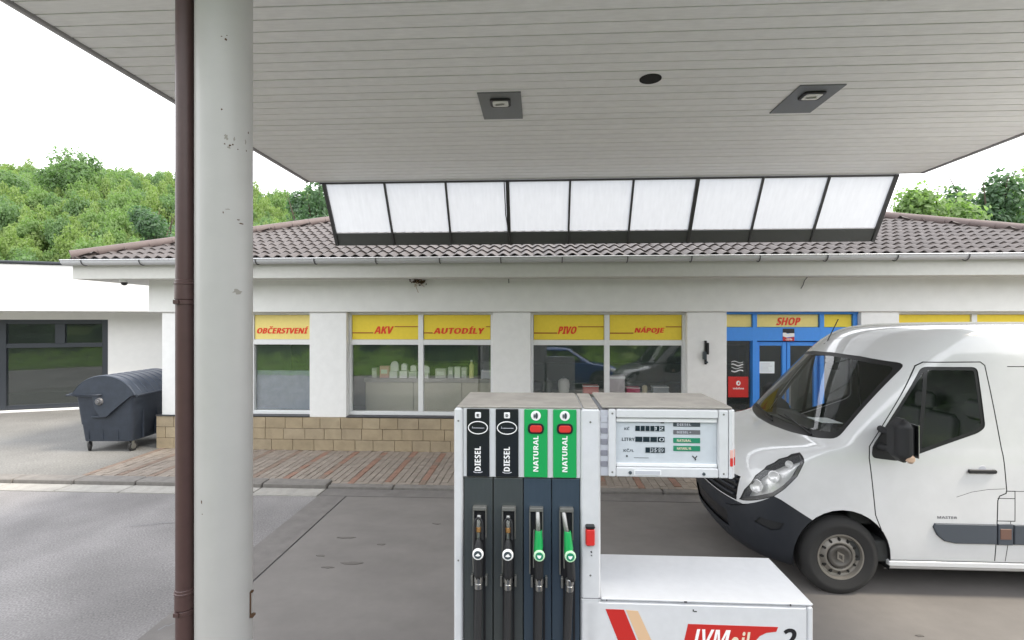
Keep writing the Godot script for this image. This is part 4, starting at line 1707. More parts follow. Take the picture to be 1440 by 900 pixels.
	for r in [[895.0, 936.5, 600.0, 607.5, 6], [895.0, 936.5, 616.0, 623.3, 4], [909.5, 937.0, 631.5, 639.0, 4]]:
		g = Geo.new()
		var xa: float = px2.call(r[0])
		var xb: float = px2.call(r[1])
		var ya: float = py2.call(r[3])
		var yb: float = py2.call(r[2])
		g.bx(xa, xb, ya, yb, zf - 0.023, zf - 0.0195)
		part(head, "digit_row", g, M.digit)
		g = Geo.new()
		for k in r[4]:
			var cx2 := lerpf(xa, xb, (k + 1.0) / r[4])
			if k < r[4] - 1:
				g.bx(cx2 - 0.001, cx2 + 0.001, ya, yb, zf - 0.0196, zf - 0.0188)
		var s: String = ["12", "0", "3599"][[6, 4, 4].find(r[4]) if r[0] < 900.0 else 2]
		g.text(s, (xb - xa) * 0.16 * s.length(), (yb - ya) * 0.66, 0.001, Transform3D(Basis(), Vector3(xb - (xb - xa) * 0.1 * s.length(), (ya + yb) / 2, zf - 0.019)), 0.1, "Droid Sans Mono", false)
		part(head, "digits", g, M.lcd)
	var words := [["KČ", 883.0, 604.0], ["LITRY", 885.0, 620.0], ["KČ/L", 885.5, 636.0]]
	for w in words:
		g = Geo.new()
		g.text(w[0], 0.011 * w[0].length(), 0.014, 0.001, Transform3D(Basis(), Vector3(px2.call(w[1]), py2.call(w[2]), zf - 0.0215)))
		part(head, "lettering", g, M.bar_slate)
	var bars := [[594.5, 600.5, M.bar_slate, "DIESEL"], [605.5, 611.8, M.bar_mid, "DIESEL +"], [617.0, 624.5, M.bar_green, "NATURAL"], [628.5, 636.2, M.bar_green, "NATURAL 95"]]
	for b in bars:
		g = Geo.new()
		g.bx(px2.call(949.0), px2.call(987.0), py2.call(b[1]), py2.call(b[0]), zf - 0.023, zf - 0.0195, 0.001)
		var bp := part(head, "price_bar", g, b[2])
		g = Geo.new()
		g.text(b[3], 0.06, 0.010, 0.001, Transform3D(Basis(), Vector3(px2.call(964.0), py2.call((b[0] + b[1]) / 2), zf - 0.019)))
		part(head, "lettering", g, M.stripe_b if b[0] < 610.0 else M.logo_cream)
	g = Geo.new()
	g.tube([Vector3(px2.call(976.0), py2.call(643.0), zf - 0.021), Vector3(px2.call(981.0), py2.call(648.0), zf - 0.021), Vector3(px2.call(979.5), py2.call(649.0), zf - 0.021)], 0.0022, 6)
	g.tube([Vector3(px2.call(982.5), py2.call(643.0), zf - 0.021), Vector3(px2.call(980.0), py2.call(646.0), zf - 0.021)], 0.002, 6)
	g.cyl(Vector3(px2.call(883.0), py2.call(644.5), zf - 0.023), Vector3(px2.call(883.0), py2.call(644.5), zf - 0.02), 0.004, 0.004, 10)
	g.bx(px2.call(893.0), px2.call(914.0), py2.call(647.2), py2.call(646.6), zf - 0.022, zf - 0.0212)
	g.bx(px2.call(931.0), px2.call(936.0), py2.call(596.0), py2.call(594.4), zf - 0.022, zf - 0.0205)
	part(head, "display_mark", g, M.black)
	g = Geo.new()
	g.cyl(Vector3(px2.call(886.5), py2.call(666.5), zf - 0.001), Vector3(px2.call(886.5), py2.call(666.5), zf + 0.007), 0.0075, 0.007, 14, true, 0.002)
	g.cyl(Vector3(px2.call(990.0), py2.call(667.0), zf - 0.001), Vector3(px2.call(990.0), py2.call(667.0), zf + 0.006), 0.007, 0.006, 14, true, 0.002)
	part(head, "lock", g, M.bar_slate)
	g = Geo.new()
	g.bx(px2.call(892.0), px2.call(930.0), py2.call(669.8), py2.call(662.5), zf - 0.001, zf + 0.003, 0.001)
	part(head, "label_plate", g, M.frame_white)
	g = Geo.new()
	g.bx(px2.call(893.5), px2.call(928.5), py2.call(668.8), py2.call(663.6), zf + 0.002, zf + 0.0036)
	part(head, "label_face", g, M.stripe_b)
	for s in [[1.947, 1.913, M.pink], [1.912, 1.878, M.red]]:
		g = Geo.new()
		g.bx(0.8115, 0.823, s[1], s[0], zf - 0.006, zf + 0.0008, 0.0)
		g.bx(0.822, 0.8388, s[1], s[0], zf - 0.035, zf - 0.018, 0.0)
		part(head, "warning_sticker", g, s[2])
	for sc in [[0.3155, 2.098], [0.3155, 1.846], [0.785, 2.098], [0.785, 1.846], [0.222, 2.06], [0.222, 1.40], [-0.351, 2.06], [-0.351, 1.45]]:
		g = Geo.new()
		g.cyl(Vector3(sc[0], sc[1], zf - 0.002), Vector3(sc[0], sc[1], zf + 0.002), 0.0045, 0.004, 10, true, 0.001)
		part(t, "screw", g, M.steel_dull)
	# low cabinet
	g = Geo.new()
	g.bx(0.181, 1.157, 0.16, 1.288, zb, zf - 0.008, 0.012)
	g.bx(0.192, 1.128, 0.2, 1.283, zf - 0.02, zf, 0.004)
	g.bx(1.131, 1.157, 0.2, 1.289, zf - 0.02, zf - 0.001, 0.008)
	var cab := part(t, "cabinet", g, M.pump_white)
	g = Geo.new()
	g.bx(0.2675, 1.159, 1.2895, 1.303, zb - 0.004, zf - 0.004, 0.01)
	g.bx(0.181, 0.2672, 1.2895, 1.2995, zf - 0.03, zf + 0.001, 0.004)
	part(cab, "cabinet_lid", g, M.pump_white)
	g = Geo.new()
	for s in [[0.62, 1.296, 0.012, 0.004], [0.66, 1.258, 0.012, 0.005], [0.655, 1.262, 0.005, 0.009], [0.29, 1.294, 0.004, 0.004], [1.06, 1.295, 0.004, 0.006]]:
		g.bx(s[0], s[0] + s[2], s[1] - s[3] / 2, s[1] + s[3] / 2, zf - 0.008, zf + 0.0012)
	part(cab, "paint_chip", g, M.bar_dark)
	var cx3 := func(px: float) -> float: return 0.282 + (px - 850.0) * 0.003045
	var cy3 := func(py: float) -> float: return 1.259 - (py - 856.0) * 0.00306
	var pix := func(a: Array) -> PackedVector2Array:
		var r := PackedVector2Array()
		for i in range(0, a.size(), 2):
			r.append(Vector2(cx3.call(float(a[i])), cy3.call(float(a[i + 1]))))
		return r
	var F := Transform3D(Basis(), Vector3(0, 0, zf - 0.0005))
	g = Geo.new()
	g.prism(pix.call([851.4, 856.7, 877.4, 856.7, 898.5, 908, 877, 960, 851, 960, 872, 908]), 0, 0.0014, F)
	part(cab, "red_stripe", g, M.logo_red)
	g = Geo.new()
	g.prism(pix.call([880, 857, 896.7, 858, 920, 908, 899, 960, 880.5, 960, 901.5, 908]), 0, 0.0014, F)
	part(cab, "tan_stripe", g, M.logo_tan)
	g = Geo.new()
	g.prism(pix.call([966, 874, 1089, 874.5, 1086.5, 881, 1073, 883, 1064, 888, 1058, 895, 1055, 905, 1053, 914, 957, 914]), 0, 0.0014, F)
	var lg := part(cab, "logo_field", g, M.logo_red)
	g = Geo.new()
	g.text("JVM", 0.155, 0.093, 0.0012, Transform3D(Basis(), Vector3(cx3.call(995.5), cy3.call(896.0), zf + 0.001)), 0.22, "Droid Sans", true)
	part(cab, "lettering", g, M.white)
	g = Geo.new()
	g.text("oil", 0.075, 0.085, 0.0012, Transform3D(Basis(), Vector3(cx3.call(1037.0), cy3.call(896.5), zf + 0.001)), 0.15, "Droid Sans", true)
	part(cab, "lettering", g, M.logo_cream)
	g = Geo.new()
	g.text("2", 0.056, 0.088, 0.0014, Transform3D(Basis(), Vector3(cx3.call(1105.0), cy3.call(890.5), zf + 0.0003)), 0.06, "Droid Sans", true)
	part(cab, "number", g, M.black)

# ---------------------------------------------------------------- vehicles
# rings of points at rising heights: [y, front x, front corner depth, roundness, half width, rear x]
func ring_rows(levels: Array, nf := 18, ns := 14, cr := 0.12) -> Array:
	var rows := []
	for L in levels:
		var half := []
		var y: float = L[0]
		var W: float = L[4]
		var R: float = L[5]
		for k in nf + 1:
			var a := PI / 2 * k / nf
			half.append(Vector3(L[1] + L[2] * (1.0 - pow(cos(a), 2.0 / L[3])), y, W * pow(sin(a), 2.0 / L[3])))
		var xs: float = L[1] + L[2]
		var rc := minf(cr, W)
		for k in range(1, ns + 1):
			half.append(Vector3(lerpf(xs, R - rc, float(k) / ns), y, W))
		for k in range(1, 7):
			var a := PI / 2 * k / 6.0
			half.append(Vector3(R - rc + rc * sin(a), y, W - rc + rc * cos(a)))
		half.append(Vector3(R, y, 0.0))
		var ring := half.duplicate()
		for k in range(half.size() - 2, 0, -1):
			var p: Vector3 = half[k]
			ring.append(Vector3(p.x, p.y, -p.z))
		rows.append(ring)
	return rows

func strip_planes(a: Vector2, b: Vector2, w: float, extra := []) -> Array:
	var d := (b - a).normalized()
	var o := Vector2(-d.y, d.x) * w / 2
	return poly_planes([a - o, b - o, b + o, a + o], extra)

func cut_line(body: Geo, pts: Array, w: float, extra := []) -> void:
	for i in pts.size() - 1:
		var e := w * 0.4
		var d: Vector2 = (pts[i + 1] - pts[i]).normalized()
		var lim := bounds([pts[i] - d * e - Vector2(w, w), pts[i] + Vector2(w, w), pts[i + 1] - Vector2(w, w), pts[i + 1] + d * e + Vector2(w, w)])
		body.carve(strip_planes(pts[i] - d * e, pts[i + 1] + d * e, w, extra), lim[0], lim[1])

func wheel(parent: Node, c: Vector3, out: float, R: float, van := true) -> void:
	# out: +1 when the outer face looks to +z
	var xf := Transform3D(Basis(Vector3(1, 0, 0), Vector3(0, 0, out), Vector3(0, -out, 0)), c)
	var w := MeshInstance3D.new()
	w.name = "wheel"
	var g := Geo.new()
	var r0 := 0.205 if van else 0.2
	var hw := 0.108 if van else 0.095
	g.lathe([Vector2(r0, -hw + 0.01), Vector2(r0 + 0.02, -hw), Vector2(R - 0.06, -hw - 0.004), Vector2(R - 0.015, -hw + 0.02), Vector2(R, -hw + 0.05), Vector2(R, -0.03), Vector2(R - 0.008, -0.027), Vector2(R - 0.008, -0.02), Vector2(R, -0.017), Vector2(R, 0.02), Vector2(R - 0.008, 0.023), Vector2(R - 0.008, 0.03), Vector2(R, 0.033), Vector2(R, hw - 0.05), Vector2(R - 0.015, hw - 0.02), Vector2(R - 0.055, hw + 0.004), Vector2(R - 0.075, hw + 0.006), Vector2(R - 0.08, hw + 0.003), Vector2(r0 + 0.02, hw), Vector2(r0, hw - 0.012)], 56, xf, 0.6)
	w.mesh = g.mesh(O)
	w.material_override = M.tyre
	parent.add_child(w, true)
	g = Geo.new()
	g.lathe([Vector2(0.0, -0.03), Vector2(r0, -0.05), Vector2(r0 + 0.004, hw - 0.014), Vector2(r0, hw - 0.006), Vector2(r0 - 0.012, hw - 0.008), Vector2(r0 - 0.022, hw - 0.04), Vector2(r0 - 0.04, hw - 0.046), Vector2(r0 - 0.058, hw - 0.034), Vector2(0.128, hw - 0.02), Vector2(0.115, hw - 0.024), Vector2(0.105, hw - 0.045), Vector2(0.0, hw - 0.045)], 56, xf, 0.7)
	part(w, "rim", g, M.rim)
	for k in 12:
		g = Geo.new()
		var a := TAU * k / 12.0
		var ct := cos(a)
		var sn := sin(a)
		var e := ellipse(0, 0, 0.011, 0.016, 12)
		var q := Transform3D(xf.basis * Basis(Vector3(-sn, 0, ct), Vector3(ct, 0, sn), Vector3(0, 1, 0)), xf * Vector3(ct * 0.152, hw - 0.05, sn * 0.152))
		g.prism(e, 0.0, 0.0245, q)
		part(w, "rim_hole", g, M.dark_void)
	g = Geo.new()
	g.lathe([Vector2(0.104, hw - 0.05), Vector2(0.102, hw - 0.018), Vector2(0.094, hw - 0.01), Vector2(0.072, hw - 0.008), Vector2(0.066, hw - 0.016), Vector2(0.0, hw - 0.013)], 40, xf, 0.5)
	part(w, "hub_cap", g, M.rim_dark)
	if van:
		g = Geo.new()
		var q := Transform3D(xf.basis * Basis(Vector3(1, 0, 0), Vector3(0, 0, -1), Vector3(0, 1, 0)), xf * Vector3(0, hw - 0.015, 0)).rotated_local(Vector3(0, 0, 1), 0.5)
		for s in [-1.0, 1.0]:
			g.prism(pv([0.0, 0.058, s * 0.036, 0.0, s * 0.018, 0.0, 0.0, 0.03]), 0, 0.008, q, 0.002)
			g.prism(pv([0.0, -0.058, s * 0.036, 0.0, s * 0.018, 0.0, 0.0, -0.03]), 0, 0.008, q, 0.002)
		part(w, "hub_emblem", g, M.rim)

func build_van() -> void:
	var at := Vector3(1.86, 0, -5.79)     # front tip on the ground, middle of the van
	var t := thing("delivery_van", "white high roofed delivery van with dark bumper, parked nose to the pump", "van", at)
	O = Vector3()
	var R := 5.55
	var lv := [
		[0.235, 0.20, 0.40, 2.4, 0.95, R], [0.27, 0.10, 0.48, 2.4, 1.0, R], [0.36, 0.035, 0.52, 2.4, 1.022, R], [0.50, 0.005, 0.53, 2.4, 1.03, R], [0.64, -0.01, 0.535, 2.4, 1.035, R], [0.78, -0.006, 0.525, 2.4, 1.036, R],
		[0.87, 0.012, 0.50, 2.4, 1.036, R], [0.95, 0.035, 0.47, 2.4, 1.036, R], [1.03, 0.075, 0.44, 2.4, 1.035, R], [1.10, 0.12, 0.41, 2.4, 1.034, R], [1.17, 0.19, 0.38, 2.45, 1.032, R], [1.235, 0.30, 0.32, 2.5, 1.029, R], [1.28, 0.43, 0.26, 2.5, 1.025, R],
		[1.315, 0.56, 0.21, 2.55, 1.021, R], [1.34, 0.68, 0.19, 2.6, 1.017, R], [1.37, 0.765, 0.195, 2.7, 1.013, R]]
	for k in range(1, 11):
		var f := k / 10.0
		lv.append([lerpf(1.37, 2.11, f), lerpf(0.765, 1.325, f) - 0.02 * sin(f * PI), lerpf(0.195, 0.5, f), lerpf(2.7, 2.6, f), lerpf(1.013, 0.942, f) + 0.006 * sin(f * PI), R])
	lv.append_array([[2.19, 1.405, 0.50, 2.6, 0.93, R - 0.01], [2.26, 1.48, 0.50, 2.6, 0.913, R - 0.015], [2.33, 1.57, 0.49, 2.5, 0.887, R - 0.02], [2.385, 1.67, 0.47, 2.45, 0.848, R - 0.03], [2.42, 1.77, 0.45, 2.4, 0.80, R - 0.04], [2.445, 1.88, 0.42, 2.3, 0.73, R - 0.05], [2.46, 2.01, 0.38, 2.2, 0.63, R - 0.06], [2.47, 2.2, 0.33, 2.1, 0.5, R - 0.07], [2.477, 2.45, 0.28, 2.0, 0.34, R - 0.08], [2.48, 2.7, 0.2, 2.0, 0.16, R - 0.09], [2.481, 2.9, 0.01, 2.0, 0.004, R - 0.1]])
	var body := Geo.new()
	body.surf(ring_rows(lv, 20, 18), -1.0, true)
	# turn normals outwards if the rows ran the other way
	var probe := 0.0
	for i in range(0, body.v.size(), 97):
		probe += body.n[i].dot(body.v[i] - Vector3(2.7, 1.2, 0))
	if probe < 0:
		body.flip()
	# wheel arches
	for ax in [0.87, 4.552]:
		for s in [-1.0, 1.0]:
			var el := Array(ellipse(ax, 0.36, 0.425, 0.43, 32))
			var bb := bounds(el)
			body.carve(poly_planes(el, [Plane(Vector3(0, 0, s), 0.55)]), bb[0], bb[1])
	# windscreen: black surround, then glass
	var wsb := [Vector2(-0.93, 1.405), Vector2(-0.74, 1.37), Vector2(-0.4, 1.352), Vector2(0, 1.345), Vector2(0.4, 1.352), Vector2(0.74, 1.37), Vector2(0.93, 1.405), Vector2(0.865, 2.10), Vector2(0.45, 2.135), Vector2(0, 2.145), Vector2(-0.45, 2.135), Vector2(-0.865, 2.10)]
	var ws_lim := [Vector3(0.3, 1.3, -0.95), Vector3(1.8, 2.2, 0.95)]
	var seal := body.carve(zy_planes(rounded(wsb, 0.06), [Plane(Vector3(-1, 0, 0), -1.75)]), ws_lim[0], ws_lim[1])
	var wsg := [Vector2(-0.885, 1.455), Vector2(-0.65, 1.43), Vector2(-0.3, 1.41), Vector2(0, 1.405), Vector2(0.3, 1.41), Vector2(0.65, 1.43), Vector2(0.885, 1.455), Vector2(0.83, 2.065), Vector2(0.4, 2.10), Vector2(0, 2.11), Vector2(-0.4, 2.10), Vector2(-0.83, 2.065)]
	var screen := seal.carve(zy_planes(rounded(wsg, 0.06), [Plane(Vector3(-1, 0, 0), -1.75)]))
	# side windows, both doors
	var so := rounded([Vector2(1.125, 1.262), Vector2(1.14, 1.36), Vector2(1.625, 2.075), Vector2(2.1, 2.075), Vector2(2.125, 1.54), Vector2(2.06, 1.49), Vector2(1.36, 1.235)], 0.05)
	var bb := bounds(so)
	var sseal := body.carve(poly_planes(so), bb[0], bb[1])
	var sg := inset(so, 0.03)
	var sglass := sseal.carve(poly_planes(sg))
	var post := sglass.carve(strip_planes(Vector2(1.66, 2.1), Vector2(1.53, 1.2), 0.035))
	sseal.add(post)
	var corner := sglass.carve(poly_planes([Vector2(1.05, 1.2), Vector2(1.45, 1.2), Vector2(1.36, 1.36), Vector2(1.24, 1.48), Vector2(1.05, 1.45)]))
	sseal.add(corner)
	# headlights
	var hl := [Vector2(0.088, 0.753), Vector2(0.119, 0.864), Vector2(0.197, 1.024), Vector2(0.281, 1.128), Vector2(0.378, 1.204), Vector2(0.48, 1.256), Vector2(0.545, 1.278), Vector2(0.54, 1.21), Vector2(0.475, 1.084), Vector2(0.376, 0.968), Vector2(0.293, 0.881), Vector2(0.189, 0.81), Vector2(0.11, 0.76)]
	var hc := Vector2()
	for p in hl:
		hc += p / hl.size()
	var hin := []
	for p in hl:
		hin.append(hc + (p - hc) * 0.95)
	var lamps := []
	for s in [-1.0, 1.0]:
		var b2 := bounds(hl)
		var rim2 := body.carve(poly_planes(hl, [Plane(Vector3(0, 0, s), 0.5)]), b2[0], b2[1])
		var inner := rim2.carve(poly_planes(hin, [Plane(Vector3(0, 0, s), 0.51)]))
		lamps.append([rim2, inner])
	# dark bumper below the line that falls from headlight to arch
	var bl := [Vector2(-0.3, 0.2), Vector2(-0.3, 0.73), Vector2(0.2, 0.725), Vector2(0.66, 0.655), Vector2(0.66, 0.2)]
	var bumper := body.carve(poly_planes(bl))
	bumper.add(body.carve(poly_planes([Vector2(0.1, 0.72), Vector2(0.293, 0.885), Vector2(0.345, 0.862), Vector2(0.69, 0.64)], [Plane(Vector3(-1, 0, 0), -1.0)])))
	var grille := body.carve([Plane(Vector3(0, 1, 0), 0.735), Plane(Vector3(0, -1, 0), -0.965), Plane(Vector3(0, 0, 1), -0.66), Plane(Vector3(0, 0, -1), -0.66), Plane(Vector3(-1, 0, 0), -0.6)])
	var intake := bumper.carve([Plane(Vector3(0, 1, 0), 0.42), Plane(Vector3(0, -1, 0), -0.58), Plane(Vector3(0, 0, 1), -0.5), Plane(Vector3(0, 0, -1), -0.5), Plane(Vector3(-1, 0, 0), -0.6)])
	var fogl := []
	for s in [-1.0, 1.0]:
		fogl.append(bumper.carve(poly_planes([Vector2(0.17, 0.60), Vector2(0.2, 0.66), Vector2(0.37, 0.65), Vector2(0.34, 0.59), Vector2(0.28, 0.565)], [Plane(Vector3(0, 0, s), 0.5)])))
	cut_line(bumper, [Vector2(0.12, 0.73), Vector2(0.05, 0.66), Vector2(-0.1, 0.55)], 0.006, [Plane(Vector3(0, 0, 1), 0.5)])
	# shut lines
	var door_line := [Vector2(1.205, 0.62), Vector2(1.155, 0.75), Vector2(1.105, 1.26), Vector2(1.115, 1.36), Vector2(1.585, 2.08), Vector2(1.65, 2.115), Vector2(2.13, 2.12), Vector2(2.165, 2.09), Vector2(2.255, 1.3), Vector2(2.275, 0.99), Vector2(2.27, 0.965), Vector2(2.215, 0.94), Vector2(2.2, 0.9), Vector2(2.185, 0.36)]
	cut_line(body, door_line, 0.009)
	cut_line(body, [Vector2(1.24, 0.345), Vector2(5.3, 0.345)], 0.007)
	cut_line(body, [Vector2(2.2, 0.72), Vector2(2.345, 0.72), Vector2(2.345, 0.985), Vector2(2.275, 0.985)], 0.007, [Plane(Vector3(0, 0, 1), 0.5)])
	cut_line(body, [Vector2(2.2, 0.92), Vector2(2.345, 0.92)], 0.006, [Plane(Vector3(0, 0, 1), 0.5)])
	cut_line(body, [Vector2(2.31, 0.72), Vector2(2.275, 0.36)], 0.006)
	cut_line(body, [Vector2(2.345, 0.985), Vector2(4.1, 0.985)], 0.005)
	cut_line(body, [Vector2(2.36, 2.08), Vector2(5.4, 2.08)], 0.007)
	cut_line(body, [Vector2(1.85, 0.925), Vector2(1.98, 0.972), Vector2(2.12, 0.997), Vector2(2.26, 1.005)], 0.004)
	# the door skin as a part of its own
	var dpl := [Vector2(1.205, 0.62), Vector2(1.155, 0.75), Vector2(1.105, 1.26), Vector2(1.115, 1.36), Vector2(1.585, 2.08), Vector2(1.65, 2.115), Vector2(2.13, 2.12), Vector2(2.165, 2.09), Vector2(2.255, 1.3), Vector2(2.275, 0.99), Vector2(2.19, 0.36), Vector2(1.3, 0.349), Vector2(1.21, 0.58)]
	var b3 := bounds(dpl)
	var doors := [Geo.new(), Geo.new()]
	for k in 2:
		doors[k] = body.carve(poly_planes(dpl, [Plane(Vector3(0, 0, 1.0 if k == 0 else -1.0), 0.3)]), b3[0], b3[1])
	# shells
	var liner := body.copy()
	for d in doors:
		liner.add(d)
	liner.push(-0.035)
	part(t, "body", body, M.van)
	part(t, "inner_lining", liner, M.cabin)
	part(t, "bumper", bumper, M.van_dark)
	var bi := bumper.copy().push(-0.03)
	part(t, "bumper_core", bi, M.black)
	part(t, "bumper_intake", intake.push(-0.02), M.black)
	for f in fogl:
		part(t, "fog_lamp_recess", f.push(-0.012), M.black_soft)
	part(t, "grille", grille.push(-0.03), M.black)
	var g := Geo.new()
	for y in [0.78, 0.84, 0.90, 0.95]:
		g = Geo.new()
		var pts := []
		for k in 21:
			var z := -0.62 + 1.24 * k / 20.0
			pts.append(Vector3(van_front(lv, y, z) + 0.004, y, z))
		g.tube(pts, 0.014, 8)
		part(t, "grille_slat", g, M.van_dark)
	g = Geo.new()
	var em := Transform3D(Basis(Vector3(0, 0, 1), Vector3(0.45, 0.9, 0).normalized(), Vector3(-0.9, 0.45, 0).normalized()), Vector3(0.075, 1.06, 0))
	for s in [-1.0, 1.0]:
		g.prism(pv([0.0, 0.095, s * 0.062, 0.0, s * 0.034, 0.0, 0.0, 0.052]), 0, 0.02, em, 0.004)
		g.prism(pv([0.0, -0.095, s * 0.062, 0.0, s * 0.034, 0.0, 0.0, -0.052]), 0, 0.02, em, 0.004)
	part(t, "emblem", g, M.chrome)
	part(t, "windscreen_seal", seal.copy().push(-0.004), M.black)
	var wsn := part(t, "windscreen", screen.push(-0.004), M.van_glass)
	part(t, "window_seal", sseal.push(-0.006), M.black)
	for k in 2:
		var dn := part(t, "door", doors[k], M.van)
		var s := 1.0 if k == 0 else -1.0
		var dg := sglass.carve([Plane(Vector3(0, 0, s), 0.1)])
		part(dn, "window", dg.push(-0.010), M.van_glass)
		# handle in a shallow cup
		var hz := s * 1.031
		g = Geo.new()
		g.box(Vector3(2.06, 1.158, hz + s * 0.018), Vector3(0.245, 0.034, 0.024), 0.01)
		g.box(Vector3(1.965, 1.158, hz + s * 0.004), Vector3(0.03, 0.03, 0.03), 0.004)
		g.box(Vector3(2.165, 1.158, hz + s * 0.004), Vector3(0.03, 0.03, 0.03), 0.004)
		part(dn, "handle", g, M.black_soft)
		g = Geo.new()
		g.cyl(Vector3(2.075, 1.175, hz - s * 0.004), Vector3(2.075, 1.175, hz + s * 0.002), 0.034, 0.032, 16, true, 0.002)
		part(dn, "handle_cup", g, M.stripe_b)
		# rubbing strip along the door
		g = Geo.new()
		var xf := Transform3D(Basis(Vector3(1, 0, 0), Vector3(0, 1, 0), Vector3(0, 0, 1)), Vector3(0, 0, s * 1.025))
		g.prism(pv([1.645, 0.655, 1.66, 0.69, 2.185, 0.69, 2.185, 0.515, 1.84, 0.515, 1.74, 0.535, 1.68, 0.585]), 0, s * 0.027, xf, 0.008)
		part(dn, "rubbing_strip", g, M.van_trim)
		if k == 0:
			g = Geo.new()
			g.text("MASTER", 0.17, 0.022, 0.003, Transform3D(Basis(), Vector3(1.77, 0.742, 1.0355)))
			part(dn, "lettering", g, M.bar_mid)
		# mirror
		var mr := MeshInstance3D.new()
		mr.name = "mirror"
		g = Geo.new()
		g.box(Vector3(1.235, 1.475, s * 1.235), Vector3(0.17, 0.37, 0.24), 0.075, Transform3D(Basis(), Vector3()))
		mr.mesh = g.mesh(O)
		mr.material_override = M.black_soft
		dn.add_child(mr, true)
		g = Geo.new()
		g.tube([Vector3(1.2, 1.36, s * 1.0), Vector3(1.2, 1.37, s * 1.09), Vector3(1.23, 1.38, s * 1.15)], 0.034, 10)
		g.tube([Vector3(1.22, 1.52, s * 0.99), Vector3(1.2, 1.52, s * 1.09), Vector3(1.23, 1.51, s * 1.15)], 0.03, 10)
		g.prism(pv([1.125, 1.262, 1.14, 1.355, 1.25, 1.52, 1.36, 1.42, 1.42, 1.262, 1.36, 1.235]), 0, s * 0.02, Transform3D(Basis(), Vector3(0, 0, s * 1.003)), 0.005)
		part(dn, "mirror_arm", g, M.black_soft)
		g = Geo.new()
		g.box(Vector3(1.321, 1.475, s * 1.235), Vector3(0.006, 0.28, 0.19), 0.002)
		part(dn, "mirror_glass", g, M.chrome)
		g = Geo.new()
		g.box(Vector3(1.26, 1.33, s * 1.315), Vector3(0.07, 0.075, 0.07), 0.025)
		part(dn, "mirror_indicator", g, M.amber)
		# headlight: bowl with reflector and bulbs behind a clear cover
		var L: Array = lamps[1 - k]
		var hn := part(t, "headlight", L[1], M.lens)
		part(hn, "headlight_rim", L[0], M.black)
		var bowl: Geo = L[1].copy().push(-0.09)
		part(hn, "reflector", bowl, M.reflector)
		# walls of the bowl
		g = Geo.new()
		var hi := hin
		for i in hi.size():
			var a: Vector2 = hi[i]
			var b: Vector2 = hi[(i + 1) % hi.size()]
			var wz := func(p: Vector2) -> float: return van_half_width(lv, p)
			var za: float = wz.call(a)
			var zb: float = wz.call(b)
			if minf(za, zb) < 0.6:
				continue
			g.qf(Vector3(a.x, a.y, s * (za - 0.002)), Vector3(b.x, b.y, s * (zb - 0.002)), Vector3(b.x + 0.03, b.y, s * (zb - 0.1)), Vector3(a.x + 0.03, a.y, s * (za - 0.1)), Vector3(0, 0, s))
		part(hn, "bowl_side", g, M.rim_dark)
		g = Geo.new()
		for c in [[0.20, 0.92, 0.065], [0.32, 1.04, 0.055], [0.44, 1.165, 0.035]]:
			var z: float = van_half_width(lv, Vector2(c[0], c[1]))
			var o := Vector3(c[0] + 0.02, c[1], s * (z - 0.075))
			var axis := Vector3(-0.75, 0.1, s * 0.65).normalized()
			g.lathe([Vector2(0.0, -0.03), Vector2(c[2] * 0.5, -0.022), Vector2(c[2] * 0.85, 0.0), Vector2(c[2], 0.025), Vector2(c[2] * 0.92, 0.026), Vector2(c[2] * 0.8, 0.006), Vector2(c[2] * 0.3, -0.012), Vector2(0.0, -0.014)], 24, Transform3D(Geo.basis_y(axis), o))
		part(hn, "lamp_cups", g, M.reflector)
	# rubbing strips behind the doors, marker block, side panels
	for s in [-1.0, 1.0]:
		var xf := Transform3D(Basis(), Vector3(0, 0, s * 1.025))
		g = Geo.new()
		g.prism(pv([2.33, 0.515, 2.33, 0.69, 4.05, 0.69, 4.05, 0.515]), 0, s * 0.027, xf, 0.008)
		part(t, "rubbing_strip", g, M.van_trim)
		g = Geo.new()
		g.prism(pv([2.195, 0.51, 2.195, 0.695, 2.322, 0.695, 2.322, 0.51]), 0, s * 0.024, xf, 0.006)
		var mb := part(t, "marker_block", g, M.van_trim)
		g = Geo.new()
		g.prism(pv([2.21, 0.56, 2.21, 0.655, 2.305, 0.655, 2.305, 0.56]), 0, s * 0.028, xf, 0.004)
		part(mb, "marker_lamp", g, M.tail)
		g = Geo.new()
		var cap := Transform3D(Basis(), Vector3(0, 0, s * 0.99))
		g.box(Vector3(5.5, 1.3, s * 0.93), Vector3(0.06, 0.9, 0.12), 0.02)
		part(t, "tail_lamp", g, M.tail)
	# cabin
	g = Geo.new()
	g.bx(0.95, 5.4, 0.30, 0.5, -0.98, 0.98, 0.02)
	part(t, "floor", g, M.cabin)
	g = Geo.new()
	g.bx(2.62, 2.68, 0.5, 2.36, -0.86, 0.86, 0.01)
	part(t, "bulkhead", g, M.cabin_grey)
	g = Geo.new()
	g.prism(pv([1.0, 0.6, 0.98, 1.34, 1.15, 1.39, 1.34, 1.36, 1.44, 1.25, 1.38, 0.95, 1.32, 0.6]), -0.9, 0.9, Transform3D(), 0.03)
	part(t, "dashboard", g, M.cabin)
	for zz in [0.55, -0.12, -0.6]:
		g = Geo.new()
		g.box(Vector3(2.02, 0.78, zz), Vector3(0.5, 0.16, 0.44), 0.06)
		g.box(Vector3(2.3, 1.15, zz), Vector3(0.14, 0.7, 0.44), 0.06, Transform3D(Basis(Vector3(0, 0, 1), -0.12), Vector3(0.14, 0.27, 0)))
		g.box(Vector3(2.42, 1.62, zz), Vector3(0.1, 0.2, 0.26), 0.045)
		part(t, "seat", g, M.cabin_grey)
	g = Geo.new()
	var sp := []
	var sb := Transform3D(Geo.basis_y(Vector3(0.62, 0.78, 0).normalized()), Vector3(1.52, 1.22, 0.5))
